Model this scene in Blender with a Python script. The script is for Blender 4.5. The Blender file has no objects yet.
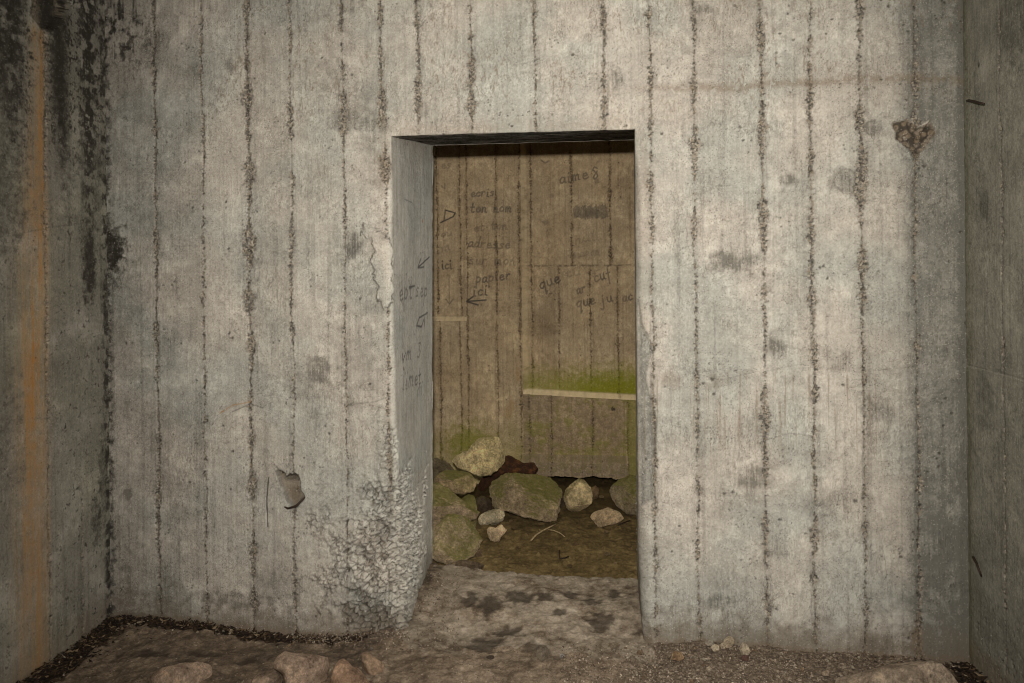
import bpy, math, random
import numpy as np
from mathutils import Vector, Matrix

random.seed(11)
rng = np.random.default_rng(7)
SC = bpy.context.scene
COL = SC.collection

# ------------------------------------------------------------------ camera
F, CX, CY = 700.0, 512.0, 257.0
YAW, ROLL = math.radians(5.95), math.radians(0.6)
CAM = np.array([0.0, -2.8, 1.5])
fwd = np.array([-math.sin(YAW), math.cos(YAW), 0.0])
r0 = np.array([math.cos(YAW), math.sin(YAW), 0.0])
u0 = np.array([0.0, 0.0, 1.0])
right = r0 * math.cos(ROLL) - u0 * math.sin(ROLL)
up = u0 * math.cos(ROLL) + r0 * math.sin(ROLL)


def ray(px, py):
    return fwd + right * (px - CX) / F - up * (py - CY) / F


def hit(axis, val, px, py):
    d = ray(px, py)
    return CAM + d * (val - CAM[axis]) / d[axis]


def hx(v, px, py): return hit(0, v, px, py)
def hy(v, px, py): return hit(1, v, px, py)
def hz(v, px, py): return hit(2, v, px, py)


# ------------------------------------------------------------------ the place
T = 0.60                        # thickness of the wall with the doorway
XL = hy(0, 108, 330)[0]         # left wall
XR = hy(0, 966, 330)[0]         # right wall
ZTOP = 2.78
YF = 1.98                       # far chamber wall
ZC = -0.06                      # chamber floor

# ------------------------------------------------------------------ noise
_A = rng.random((512, 512)) * 2 * np.pi
GX, GY = np.cos(_A), np.sin(_A)
HS = rng.random((512, 512, 3))


def gn(x, y, seed=0):
    x = np.asarray(x, float) + seed * 37.17
    y = np.asarray(y, float) + seed * 19.73
    xi = np.floor(x).astype(np.int64); yi = np.floor(y).astype(np.int64)
    fx = x - xi; fy = y - yi
    sx = fx * fx * fx * (fx * (fx * 6 - 15) + 10); sy = fy * fy * fy * (fy * (fy * 6 - 15) + 10)
    x0, x1, y0, y1 = xi & 511, (xi + 1) & 511, yi & 511, (yi + 1) & 511
    a = GX[x0, y0] * fx + GY[x0, y0] * fy
    b = GX[x1, y0] * (fx - 1) + GY[x1, y0] * fy
    c = GX[x0, y1] * fx + GY[x0, y1] * (fy - 1)
    d = GX[x1, y1] * (fx - 1) + GY[x1, y1] * (fy - 1)
    a = a + (b - a) * sx; c = c + (d - c) * sx
    return a + (c - a) * sy


def fbm(x, y, seed=0, octv=4, gain=0.5):
    s = 0; amp = 1.0; tot = 0
    for i in range(octv):
        s = s + amp * gn(x * 2.03 ** i, y * 2.03 ** i, seed + i * 3.1)
        tot += amp; amp *= gain
    return 0.5 + 0.85 * s / tot


def worley(x, y, seed=0):
    x = np.asarray(x, float) + seed * 11.3; y = np.asarray(y, float) + seed * 23.9
    xi = np.floor(x).astype(np.int64); yi = np.floor(y).astype(np.int64)
    f1 = np.full(x.shape, 9.0); f2 = np.full(x.shape, 9.0); idv = np.zeros(x.shape)
    for dx in (-1, 0, 1):
        for dy in (-1, 0, 1):
            cx, cy = xi + dx, yi + dy
            h = HS[cx & 511, cy & 511]
            d = np.sqrt((cx + h[..., 0] - x) ** 2 + (cy + h[..., 1] - y) ** 2)
            m = d < f1
            f2 = np.where(m, f1, np.minimum(f2, d)); idv = np.where(m, h[..., 2], idv); f1 = np.where(m, d, f1)
    return f1, f2, idv


def ss(a, b, x):
    t = np.clip((x - a) / (b - a), 0, 1)
    return t * t * (3 - 2 * t)


def n3(p, sc, seed=0, octv=3):
    x, y, z = p[:, 0] * sc, p[:, 1] * sc, p[:, 2] * sc
    return (fbm(x + .3 * z, y - .4 * z, seed, octv) + fbm(y + 5.1 + .35 * x, z + .2 * x, seed + 5, octv) + fbm(z - 3.3 - .3 * y, x + .45 * y, seed + 9, octv)) / 3


# ------------------------------------------------------------------ mesh building
def mesh_obj(name, V, Fc, mat, attrs=None, smooth=True, parent=None, loc=None):
    me = bpy.data.meshes.new(name)
    V = np.asarray(V, np.float32); Fc = np.asarray(Fc, np.int32)
    k = Fc.shape[1]
    me.vertices.add(len(V)); me.vertices.foreach_set('co', V.ravel())
    me.loops.add(Fc.size); me.loops.foreach_set('vertex_index', Fc.ravel())
    me.polygons.add(len(Fc)); me.polygons.foreach_set('loop_start', np.arange(0, Fc.size, k, dtype=np.int32))
    me.polygons.foreach_set('use_smooth', np.full(len(Fc), smooth, bool))
    me.update(calc_edges=True); me.validate()
    for an, av in (attrs or {}).items():
        a = me.attributes.new(an, 'FLOAT', 'POINT')
        a.data.foreach_set('value', np.ascontiguousarray(av, np.float32).ravel())
    me.materials.append(mat)
    o = bpy.data.objects.new(name, me); COL.objects.link(o)
    if parent: o.parent = parent
    if loc is not None: o.location = loc
    return o


def grid_faces(nr, nc, flip=False, base=0):
    i = np.arange(nr * nc).reshape(nr, nc) + base
    q = np.stack([i[:-1, :-1], i[:-1, 1:], i[1:, 1:], i[1:, :-1]], -1).reshape(-1, 4)
    return q[:, ::-1] if flip else q


def tag(o, label=None, cat=None, group=None, kind=None):
    if label: o['label'] = label
    if cat: o['category'] = cat
    if group: o['group'] = group
    if kind: o['kind'] = kind
    return o


def axis(parts):
    out = [np.linspace(a, b, max(2, int(abs(b - a) / st) + 1)) for a, b, st in parts]
    r = out[0]
    for p in out[1:]: r = np.concatenate([r, p[1:]])
    return r


# ------------------------------------------------------------------ node helper
class NT:
    def __init__(s, name):
        s.m = bpy.data.materials.new(name); s.m.use_nodes = True
        s.t = s.m.node_tree; s.b = s.t.nodes['Principled BSDF']; s.b.inputs['Roughness'].default_value = .9
        s.b.inputs['Specular IOR Level'].default_value = .25
        s.pos = s.t.nodes.new('ShaderNodeNewGeometry').outputs['Position']

    def new(s, typ, **kw):
        n = s.t.nodes.new(typ)
        for k, v in kw.items(): setattr(n, k, v)
        return n

    def put(s, sock, v):
        if hasattr(v, 'node'): s.t.links.new(v, sock)
        elif isinstance(v, (tuple, list)) and len(v) == 3 and sock.type == 'RGBA': sock.default_value = (*v, 1)
        else: sock.default_value = v

    def attr(s, name): return s.new('ShaderNodeAttribute', attribute_name=name).outputs['Fac']

    def math(s, op, a, b=0.0, clamp=False):
        n = s.new('ShaderNodeMath', operation=op, use_clamp=clamp); s.put(n.inputs[0], a); s.put(n.inputs[1], b); return n.outputs[0]

    def mix(s, f, a, b, mode='MIX'):
        n = s.new('ShaderNodeMix', data_type='RGBA', blend_type=mode)
        s.put(n.inputs[0], f); s.put(n.inputs[6], a); s.put(n.inputs[7], b); return n.outputs[2]

    def noise(s, scale, detail=4, rough=.55, vec=None):
        n = s.new('ShaderNodeTexNoise'); s.put(n.inputs['Vector'], vec or s.pos)
        n.inputs['Scale'].default_value = scale; n.inputs['Detail'].default_value = detail; n.inputs['Roughness'].default_value = rough
        return n.outputs['Fac']

    def vor(s, scale, vec=None):
        n = s.new('ShaderNodeTexVoronoi'); s.put(n.inputs['Vector'], vec or s.pos); n.inputs['Scale'].default_value = scale
        return n.outputs['Distance'], n.outputs['Color']

    def ramp(s, f, stops):
        n = s.new('ShaderNodeValToRGB'); e = n.color_ramp.elements
        while len(e) < len(stops): e.new(.5)
        for el, (p, c) in zip(e, stops): el.position = p; el.color = (*c, 1)
        s.put(n.inputs[0], f); return n.outputs[0]

    def range(s, f, a, b, c=0., d=1.):
        n = s.new('ShaderNodeMapRange', interpolation_type='SMOOTHSTEP'); s.put(n.inputs[0], f)
        for i, v in enumerate((a, b, c, d)): n.inputs[i + 1].default_value = v
        return n.outputs[0]

    def stretch(s, sx, sy, sz):
        n = s.new('ShaderNodeVectorMath', operation='MULTIPLY'); s.t.links.new(s.pos, n.inputs[0]); n.inputs[1].default_value = (sx, sy, sz)
        return n.outputs[0]

    def bump(s, h, st, dist=.004):
        n = s.new('ShaderNodeBump'); n.inputs['Strength'].default_value = st; n.inputs['Distance'].default_value = dist
        s.put(n.inputs['Height'], h); s.t.links.new(n.outputs[0], s.b.inputs['Normal'])

    def color(s, c): s.put(s.b.inputs['Base Color'], c); return s.m


def concrete(name, dark, mid, light, cool, aggr_tint=(1, 1, 1), worm=.85, mossc=(.25, .26, .012)):
    n = NT(name)
    tone = n.attr('tone')
    grain = n.noise(140, 5, .7); cloud = n.noise(9, 5, .6)
    t = n.math('ADD', tone, n.math('MULTIPLY', n.math('SUBTRACT', grain, .5), .65))
    t = n.math('ADD', t, n.math('MULTIPLY', n.math('SUBTRACT', cloud, .5), .14), True)
    c = n.ramp(t, [(.05, dark), (.45, mid), (.9, light)])
    c = n.mix(n.attr('cool'), c, n.mix(1.0, c, cool, 'MULTIPLY'))
    # film lines, scratches and dribbles left on the face
    def lines(vec, sc, det, wd, msc, lo, hi):
        l = n.math('ABSOLUTE', n.math('SUBTRACT', n.noise(sc, det, .6, vec), .5))
        return n.math('MULTIPLY', n.range(l, wd * .25, wd, 1, 0), n.range(n.noise(msc, 3, .5), lo, hi))
    dk = n.math('MAXIMUM', lines(None, 17, 6, .016, 5, .48, .60), lines(n.stretch(40, 40, 9), 1, 5, .022, 3.3, .50, .62))
    c = n.mix(n.math('MULTIPLY', dk, .55 * worm), c, n.mix(1.0, c, (.40, .37, .33), 'MULTIPLY'))
    lt = n.math('MAXIMUM', lines(None, 26, 5, .018, 6.1, .50, .60), lines(n.stretch(75, 75, 6), 1, 4, .020, 4.3, .50, .60))
    c = n.mix(n.math('MULTIPLY', lt, .6 * worm), c, n.mix(1.0, c, (1.40, 1.40, 1.38), 'MULTIPLY'))
    sp_ = n.math('MULTIPLY', n.range(n.noise(85, 4, .75), .60, .70), n.range(n.noise(7, 3), .40, .60))
    c = n.mix(n.math('MULTIPLY', sp_, .4 * worm), c, dark)
    sp2 = n.math('MULTIPLY', n.range(n.noise(110, 4, .75), .61, .70), n.range(n.noise(6.3, 3), .42, .60))
    c = n.mix(n.math('MULTIPLY', sp2, .4 * worm), c, n.mix(1.0, c, (1.42, 1.40, 1.36), 'MULTIPLY'))
    # exposed aggregate in the board joints
    vd, vc = n.vor(120)
    sep = n.new('ShaderNodeSeparateColor'); n.t.links.new(vc, sep.inputs[0])
    ag = n.ramp(sep.outputs[0], [(0, (.06, .055, .047)), (.3, (.14, .128, .11)), (.55, (.26, .235, .195)), (.8, (.19, .155, .11)), (.97, (.36, .32, .26))])
    ag = n.mix(1.0, ag, aggr_tint, 'MULTIPLY')
    c = n.mix(n.attr('seam'), c, ag)
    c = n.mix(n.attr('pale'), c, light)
    c = n.mix(n.attr('brown'), c, (.155, .115, .075))
    c = n.mix(n.math('MULTIPLY', n.attr('rust'), n.range(n.noise(1, 5, .65, n.stretch(70, 70, 2.5)), .25, .62, .55, 1.1)), c, n.mix(n.attr('rust'), (.33, .225, .105), (.30, .140, .036)))
    c = n.mix(n.attr('moss'), c, n.mix(n.noise(60, 4), mossc, tuple(v * .45 for v in mossc)))
    crust = n.math('ADD', n.attr('mould'), n.math('MULTIPLY', n.math('SUBTRACT', n.noise(38, 8, .75), .5), 1.7))
    c = n.mix(n.math('MULTIPLY', n.range(crust, .12, .92), n.range(n.attr('mould'), .02, .30)), c, n.mix(n.noise(35, 4), (.010, .009, .007), (.042, .036, .027)))
    c = n.mix(n.attr('pit'), c, (.03, .026, .02))  # near-black paint for shade inside pits and gaps too small to model
    pd, pc = n.vor(210); s3 = n.new('ShaderNodeSeparateColor'); n.t.links.new(pc, s3.inputs[0])
    c = n.mix(n.math('MULTIPLY', n.math('MULTIPLY', n.range(pd, .22, .36, 1, 0), n.range(s3.outputs[1], .80, .92)), .75), c, (.05, .044, .036))
    c = n.mix(n.math('MULTIPLY', n.math('MULTIPLY', n.range(pd, .25, .40, 1, 0), n.range(s3.outputs[2], .86, .93)), .55), c, light)
    c = n.mix(n.attr('ink'), c, (.040, .040, .041))
    h = n.math('ADD', n.noise(260, 4, .7), n.math('MULTIPLY', n.noise(1, 4, .6, n.stretch(160, 160, 8)), .6))
    n.bump(h, .5, .0045)
    return n.color(c)


M_WALL = concrete('board_marked_concrete', (.155, .143, .122), (.345, .320, .278), (.57, .535, .47), (.84, .90, .92))
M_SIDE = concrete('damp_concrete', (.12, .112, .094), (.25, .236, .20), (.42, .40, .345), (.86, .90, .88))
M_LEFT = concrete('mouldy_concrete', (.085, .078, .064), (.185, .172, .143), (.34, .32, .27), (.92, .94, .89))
M_FAR = concrete('brown_concrete', (.19, .138, .083), (.375, .287, .178), (.70, .565, .355), (.86, .90, .95), (1, .85, .62), .55)

ATT = ('tone', 'cool', 'seam', 'pale', 'brown', 'rust', 'moss', 'mould', 'pit', 'ink')


# ------------------------------------------------------------------ wall surface: relief and stains in wall coordinates (u across, v up)
class Surf:
    def __init__(s, u, v, seed):
        s.u, s.v, s.seed = u, v, seed
        s.n6 = fbm(u * 6, v * 6, seed + 1); s.n25 = fbm(u * 25, v * 25, seed + 2); s.n90 = fbm(u * 90, v * 90, seed + 3, 3)
        s.vert = fbm(u * 70, v * 2.2, seed + 4, 4)
        s.grain = fbm(u * 160, v * 5, seed + 5, 2)
        s.a = {k: np.zeros(u.shape) for k in ATT}
        s.a['tone'] = .50 + (s.n6 - .5) * .36 + (s.n25 - .5) * .27 + (s.n90 - .5) * .26 + (s.vert - .5) * .14
        # streaks, scratches and worm-like film left by the shuttering
        w1 = np.abs(fbm(u * 26, v * 19, seed + 7, 4) - .5)
        s.a['tone'] -= (1 - ss(.004, .022, w1)) * ss(.42, .62, fbm(u * 5, v * 5, seed + 8, 3)) * .22
        w2 = np.abs(fbm(u * 55, v * 14, seed + 9, 3) - .5)
        s.a['tone'] += (1 - ss(.006, .03, w2)) * ss(.45, .65, fbm(u * 4 + 3, v * 4, seed + 10, 3)) * .14
        f1, f2, idv = worley(u * 55 + s.n25 * 2, v * 42 + s.n90, seed + 2)
        s.a['tone'] += (idv - .5) * .16 * ss(.4, .6, s.n6)
        st = fbm(u * 45, v * 1.1, seed + 11, 3)
        s.a['tone'] -= ss(.57, .75, st) * .12
        s.a['cool'] = ss(.35, .7, fbm(u * 2.5, v * 2.5, seed + 6))
        s.d = (s.n6 - .5) * .006 + (s.n25 - .5) * .0025 + (s.grain - .5) * .0012 + (s.n90 - .5) * .0014

    def pits(s, dens, thr, rad, seed):
        f1, f2, idv = worley(s.u * dens + s.n90 * .5, s.v * dens + s.n25 * .5, seed)
        clus = fbm(s.u * 7, s.v * 7, seed + 80, 3)
        th = thr + .20 * (.66 - clus) / .25
        r_ = rad * np.clip((idv - th) / (1.02 - thr), 0, 1) ** .6
        m = (1 - ss(.45, 1.0, f1 / (r_ + 1e-6))) * (idv > th)
        s.d -= m * .004; s.put('pit', m * .75)

    def put(s, k, m): s.a[k] = np.maximum(s.a[k], m)

    def seam(s, x0, w, lo=-9, hi=9, heavy=(), depth=.004, seed=0, line=.85, taper=.05):
        u, v = s.u, s.v
        sel = np.abs(u - x0) < .14
        uu, vv = u[sel], v[sel]
        wob = (fbm(vv * 2.5, 0 * vv + x0 * 9, seed + 50, 4) - .5) * .022 + (gn(vv * 45, 0 * vv + x0 * 7, seed) * .004) + gn(vv * 130, 0 * vv + x0 * 5, seed + 1) * .0025
        d = np.abs(uu - x0 - wob)
        win = ss(lo - taper, lo + taper, vv) * (1 - ss(hi - taper, hi + taper, vv))
        wv = w * (.10 + 1.5 * ss(.36, .75, fbm(vv * 7, 0 * vv + x0 * 31, seed + 60, 4)))
        for hz_, hr, hw in heavy: wv = wv + hw * np.exp(-((vv - hz_) / hr) ** 2)
        f1, f2, idv = worley(uu * 130, vv * 130, seed + 3)
        jag = (s.n90[sel] - .5) * .022 + (s.n25[sel] - .5) * .018
        m = (1 - ss(wv * .45, wv * 1.0 + .0015, d + jag)) * win
        ln = np.exp(-(d / .0026) ** 2) * win * line * (.25 + .75 * ss(.44, .60, fbm(vv * 24, 0 * vv + x0 * 13, seed + 8, 4)))
        dd = -m * (depth * .9 + (f1 - .45) * .008) - ln * .0045
        s.d[sel] += dd
        s.a['seam'][sel] = np.maximum(s.a['seam'][sel], np.maximum(m * .92, 0))
        hole = m * ss(.42, .60, f1) * (idv > .45)
        s.a['pit'][sel] = np.maximum(s.a['pit'][sel], np.maximum(hole * .85, ln * .46))
        # soft grime beside the joint
        gr = np.exp(-(d / (.012 + wv * .8)) ** 2) * win
        s.a['tone'][sel] -= gr * .11

    def blob(s, k, x, z, rx, rz, amt=1., rough=.5, soft=.5, relief=0., seed=0):
        sel = (np.abs(s.u - x) < rx * 2.2) & (np.abs(s.v - z) < rz * 2.2)
        if not sel.any(): return
        uu, vv = s.u[sel], s.v[sel]
        d = np.sqrt(((uu - x) / rx) ** 2 + ((vv - z) / rz) ** 2) + (s.n25[sel] - .5) * 2 * rough + (s.n90[sel] - .5) * 1.0 * rough
        m = (1 - ss(1 - soft, 1 + soft * .5, d)) * amt
        if k == 'tone': s.a['tone'][sel] += m * (.35 + 1.1 * ss(.3, .7, s.n90[sel] * .6 + s.grain[sel] * .4))
        elif k: s.a[k][sel] = np.maximum(s.a[k][sel], m)
        if relief: s.d[sel] += m * relief
        return

    def poly(s, k, pts, amt=1., edge=.006, relief=0., jag=.01, rim=0.):
        pts = np.array(pts); x0, z0 = pts.min(0) - .08; x1, z1 = pts.max(0) + .08
        sel = (s.u > x0) & (s.u < x1) & (s.v > z0) & (s.v < z1)
        if not sel.any(): return
        uu = s.u[sel] + (s.n25[sel] - .5) * jag * 2; vv = s.v[sel] + (s.n90[sel] - .5) * jag * 2
        inside = np.zeros(uu.shape, bool); dist = np.full(uu.shape, 9.)
        for (ax, az), (bx, bz) in zip(pts, np.roll(pts, -1, 0)):
            c = ((az > vv) != (bz > vv)) & (uu < (bx - ax) * (vv - az) / (bz - az + 1e-12) + ax)
            inside ^= c
            t = np.clip(((uu - ax) * (bx - ax) + (vv - az) * (bz - az)) / ((bx - ax) ** 2 + (bz - az) ** 2 + 1e-12), 0, 1)
            dist = np.minimum(dist, np.hypot(uu - ax - t * (bx - ax), vv - az - t * (bz - az)))
        sd = np.where(inside, dist, -dist)
        m = ss(-edge, edge, sd)
        if k == 'tone': s.a['tone'][sel] += m * amt
        elif k: s.a[k][sel] = np.maximum(s.a[k][sel], m * amt)
        if relief: s.d[sel] += m * relief
        if rim: s.a['pit'][sel] = np.maximum(s.a['pit'][sel], np.exp(-((sd + .002) / .0035) ** 2) * rim * ss(.36, .58, s.n25[sel] * .6 + s.n90[sel] * .4))

    def stroke(s, k, pts, w, amt=1., relief=0., fade=0.):
        for (ax, az), (bx, bz) in zip(pts[:-1], pts[1:]):
            r = w * 3
            sel = np.nonzero((s.u > min(ax, bx) - r) & (s.u < max(ax, bx) + r) & (s.v > min(az, bz) - r) & (s.v < max(az, bz) + r))
            if not len(sel[0]): continue
            uu, vv = s.u[sel], s.v[sel]
            t = np.clip(((uu - ax) * (bx - ax) + (vv - az) * (bz - az)) / ((bx - ax) ** 2 + (bz - az) ** 2 + 1e-12), 0, 1)
            d = np.hypot(uu - ax - t * (bx - ax), vv - az - t * (bz - az))
            m = (1 - ss(w * .45, w * 1.1, d)) * amt
            if fade: m = m * (1 - fade + fade * ss(.3, .6, s.n90[sel]))
            s.a[k][sel] = np.maximum(s.a[k][sel], m)
            if relief: s.d[sel] += m * relief

    def done(s):
        for k in ATT: s.a[k] = np.clip(s.a[k], 0, 1)


# ------------------------------------------------------------------ hand lettering (single strokes, x-height 1)
G = {
 'a': [[(.8, .85), (.4, 1), (.05, .6), (.12, .1), (.4, 0), (.7, .3), (.82, .9), (.8, .15), (1, 0)]],
 'c': [[(.85, .8), (.5, 1), (.1, .6), (.15, .15), (.5, 0), (.9, .2)]],
 'd': [[(.75, .8), (.4, 1), (.05, .55), (.15, .1), (.45, 0), (.75, .3)], [(.85, 2.1), (.78, .1), (1, 0)]],
 'e': [[(.1, .45), (.8, .6), (.6, 1), (.25, .9), (.08, .45), (.25, .05), (.6, 0), (.98, .2)]],
 'f': [[(.8, 2), (.5, 1.9), (.4, 1.2), (.35, -.8)], [(.05, .95), (.75, 1)]],
 'g': [[(.8, .85), (.4, 1), (.05, .6), (.15, .1), (.5, .05), (.8, .8), (.75, -.8), (.35, -1), (.1, -.6)]],
 'i': [[(.2, 1), (.2, .1), (.5, 0)], [(.24, 1.55), (.3, 1.65)]],
 'j': [[(.5, 1), (.45, -.8), (.2, -1), (-.1, -.7)], [(.5, 1.5), (.55, 1.6)]],
 'l': [[(.3, 2.1), (.25, .1), (.55, 0)]],
 'm': [[(.05, 1), (.1, 0)], [(.1, .6), (.35, 1), (.5, .8), (.5, 0)], [(.5, .6), (.8, 1), (1, .8), (1, .05), (1.2, 0)]],
 'n': [[(.05, 1), (.1, 0)], [(.1, .6), (.4, 1), (.7, .8), (.72, .05), (1, 0)]],
 'o': [[(.5, 1), (.1, .7), (.12, .2), (.45, 0), (.85, .3), (.82, .8), (.5, 1)]],
 'p': [[(.1, 1.1), (.08, -1.1)], [(.1, .7), (.45, 1), (.85, .7), (.75, .15), (.35, 0), (.1, .2)]],
 'q': [[(.8, .85), (.4, 1), (.05, .6), (.15, .1), (.45, .05), (.8, .5)], [(.85, 1), (.7, -1.1), (.95, -.7)]],
 'r': [[(.1, 1), (.15, 0)], [(.15, .5), (.4, .95), (.75, .95)]],
 's': [[(.75, .9), (.4, 1), (.15, .75), (.65, .4), (.6, .05), (.1, .05)]],
 't': [[(.35, 1.8), (.3, .2), (.55, 0), (.8, .15)], [(0, 1.05), (.75, 1.12)]],
 'u': [[(.1, 1), (.1, .3), (.35, 0), (.7, .25), (.78, 1), (.78, .1), (1, 0)]],
 'v': [[(.05, 1), (.4, 0), (.85, 1.05)]],
 'x': [[(.1, 1), (.85, 0)], [(.85, 1), (.1, 0)]],
 'A': [[(0, 0), (.5, 2), (1, 0)], [(.2, .7), (.85, .7)]],
 'D': [[(.15, 1.7), (.1, .1)], [(.15, 1.7), (1.2, 1.0), (1, .5), (-.25, -.1)]],
 'S': [[(.9, 1.7), (.5, 2), (.2, 1.6), (.75, 1), (.9, .4), (.45, 0), (.2, .4), (.85, 1.2)]],
 '3': [[(.2, 1.9), (.7, 1.9), (.4, 1.2), (.85, .8), (.6, .1), (.15, .2)]],
 '.': [[(.2, .0), (.28, .05)]],
 ' ': [],
}


def write(surf, text, p0, p1, xh, w, amt, k='ink', fade=.5, slant=.12):
    """text set from p0 to p1 (u, v) in hand lettering"""
    p0 = np.array(p0); p1 = np.array(p1); L = np.linalg.norm(p1 - p0)
    ex = (p1 - p0) / L; ey = np.array([-ex[1], ex[0]])
    adv = L / max(1, sum(1.35 if ch == 'm' else .7 if ch in 'il.' else 1.0 for ch in text))
    x = 0
    for ch in text:
        wd = 1.35 if ch == 'm' else .7 if ch in 'il.' else 1.0
        jy = random.uniform(-.12, .12)
        for st in G[ch]:
            pts = [p0 + ex * (x + (a * .82 + b * slant) * adv * 1.0) + ey * (b + jy) * xh for a, b in st]
            surf.stroke(k, pts, w, amt * random.uniform(.7, 1), 0, fade)
        x += wd * adv


def W0(px, py):
    p = hy(0, px, py); return p[0], p[2]


PM = 1 / 250.0    # metres per pixel on the wall with the doorway

# door edges on the wall plane and on the back of the wall, as functions of height
def edge(fy, pts):
    q = np.array([hy(fy, *p)[[0, 2]] for p in pts]); q = q[np.argsort(q[:, 1])]
    return lambda v: np.interp(v, q[:, 1], q[:, 0])


xeL = edge(0, [(391, 133), (392, 300), (396, 450), (399, 540), (407, 632)])
xbL = edge(T, [(433, 142), (432.5, 350), (432, 565)])
xeR = edge(0, [(635, 133), (637.5, 400), (639.5, 560), (643.5, 640)])
xbR = edge(T, [(634.5, 145), (636.2, 380), (637, 578)])
ZL = hy(0, 515, 132.5)[2]
ZLB = hy(T, 530, 142)[2]
ground_pts = [(100, 614), (113, 615), (160, 617), (200, 620), (250, 628), (300, 634), (350, 634), (402, 632), (470, 634), (560, 638), (645, 643), (700, 642), (760, 645), (800, 650), (870, 655), (975, 661)]
_g = np.array([W0(*p) for p in ground_pts])
def zb(x): return np.interp(x, _g[:, 0], _g[:, 1])


def wall_fields(u, v, jamb_lo, jamb_hi, seed=1):
    """all the marks of the wall with the doorway; jamb_lo / jamb_hi: distance travelled round the corner into each jamb (0 on the face)"""
    s = Surf(u, v, seed)
    face = (jamb_lo + jamb_hi) <= 0
    # boards: each a touch lighter or darker and proud or shy of its neighbour
    sx = np.array([W0(px, 330)[0] for px in (157, 204, 250, 292, 345, 384, 421, 474, 537, 606, 653, 696, 764, 813, 863, 917)])
    bi = np.searchsorted(sx, u)
    bt = np.random.default_rng(4).random(20); bo = np.random.default_rng(5).random(20)
    s.a['tone'] += (bt[bi] - .5) * .13; s.d += (bo[bi] - .5) * .003
    z = lambda py: W0(500, py)[1]
    zd = z(133)
    spec = [(157, .011, -9, 9, [(z(110), .05, .004)]), (204, .006, -9, 9, []),
            (250, .017, -9, 9, [(z(60), .04, .006), (z(100), .09, .012), (z(165), .06, .012), (z(245), .10, .022), (z(295), .04, .012)]),
            (292, .008, -9, 9, [(z(110), .08, .004)]), (345, .011, z(235), 9, [(z(90), .03, .008), (z(125), .04, .012), (z(200), .06, .006)]),
            (345, .003, -9, z(235), []), (384, .012, z(125), 9, [(z(55), .03, .004), (z(95), .04, .010), (z(120), .04, .01)]),
            (421, .012, zd, 9, [(z(85), .06, .022), (z(30), .08, .006)]), (474, .010, zd, 9, [(z(104), .03, .024), (z(70), .06, .006)]),
            (537, .010, zd, 9, []), (606, .011, zd, 9, [(z(90), .08, .006)]),
            (653, .010, -9, 9, []), (696, .009, -9, 9, [(z(148), .035, .020), (z(100), .06, .007), (z(20), .05, .006)]),
            (764, .013, -9, 9, [(z(135), .03, .024), (z(225), .08, .010), (z(330), .05, .008), (z(470), .03, .01), (z(415), .05, .008)]),
            (813, .013, -9, 9, [(z(230), .04, .014), (z(300), .03, .018), (z(275), .04, .012), (z(120), .05, .006)]),
            (863, .014, -9, 9, [(z(20), .05, .008), (z(125), .03, .012), (z(195), .05, .018), (z(300), .06, .010), (z(370), .06, .01)]),
            (917, .012, -9, 9, [(z(135), .035, .030), (z(165), .05, .014), (z(230), .05, .010)])]
    faint = {157: .7, 204: .35, 292: .55, 345: .3, 696: .5, 653: .7}
    for i, (px, w, lo, hi, hv) in enumerate(spec):
        s.seam(W0(px, 330)[0], w, lo, hi, hv, seed=i, line=.9 * faint.get(px, 1))
    s.pits(40, .90, .34, 3); s.pits(95, .93, .42, 9)
    # rim of faint formwork joints and cracks
    s.stroke('pit', [W0(*p) for p in ((650, 367), (672, 366), (700, 372), (730, 368), (762, 372), (800, 364), (860, 372), (915, 366))], .003, .22, -.002, .8)
    s.stroke('pit', [W0(*p) for p in ((765, 440), (790, 433), (812, 436))], .003, .35, -.002, .7)
    s.stroke('pit', [W0(*p) for p in ((690, 372), (720, 380), (755, 372))], .002, .4, 0, .7)
    s.stroke('pit', [W0(*p) for p in ((232, 412), (250, 404), (262, 408))], .003, .6, -.003, .4)
    s.stroke('rust', [W0(*p) for p in ((220, 413), (233, 405), (250, 402))], .004, .8, 0, .7)
    s.stroke('pit', [W0(*p) for p in ((268, 478), (266.5, 500), (267.5, 527))], .003, .9, -.004)
    s.stroke('pit', [W0(*p) for p in ((345, 405), (375, 402), (390, 396))], .004, .4, -.003, .7)
    s.stroke('pit', [W0(*p) for p in ((876, 520), (885, 560), (890, 610))], .002, .35, 0, .5)
    s.stroke('pit', [W0(*p) for p in ((905, 545), (915, 575), (917, 610))], .002, .25, 0, .5)
    # hollow with broken edge, left of the doorway
    hole = [W0(*p) for p in ((276, 468), (285, 476), (297, 475), (300, 490), (304, 498), (294, 509), (288, 500), (281, 488))]
    s.poly('brown', hole, .62, .005, -.030, .012, .7)
    s.poly('pit', [W0(*p) for p in ((277, 469), (284, 476), (297, 476), (299, 483), (290, 482), (283, 483))], .6, .006, -.02, .012)
    s.poly('tone', [W0(*p) for p in ((283, 490), (300, 488), (303, 500), (294, 508))], -.30, .006, -.0, .012)
    # big ragged pocket high on the right
    pk = [W0(*p) for p in ((893, 124), (908, 119), (916, 128), (930, 122), (936, 133), (926, 146), (917, 158), (908, 148), (898, 140))]
    s.poly('seam', pk, .95, .008, -.014, .012, .0)
    s.poly('brown', pk, .60, .010, 0, .012, .0)
    f1, f2, idv = worley(u * 48, v * 48, 17)
    inpk = s.a['brown'] * (np.hypot(u - W0(914, 135)[0], v - W0(914, 135)[1]) < .12) * (s.a['seam'] > .5)
    s.put('pit', inpk * ss(.30, .55, f1) * 1.4); s.d += inpk * (idv - .5) * .02; s.a['brown'] = np.where(inpk > .2, .35 + idv * .5, s.a['brown'])
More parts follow.
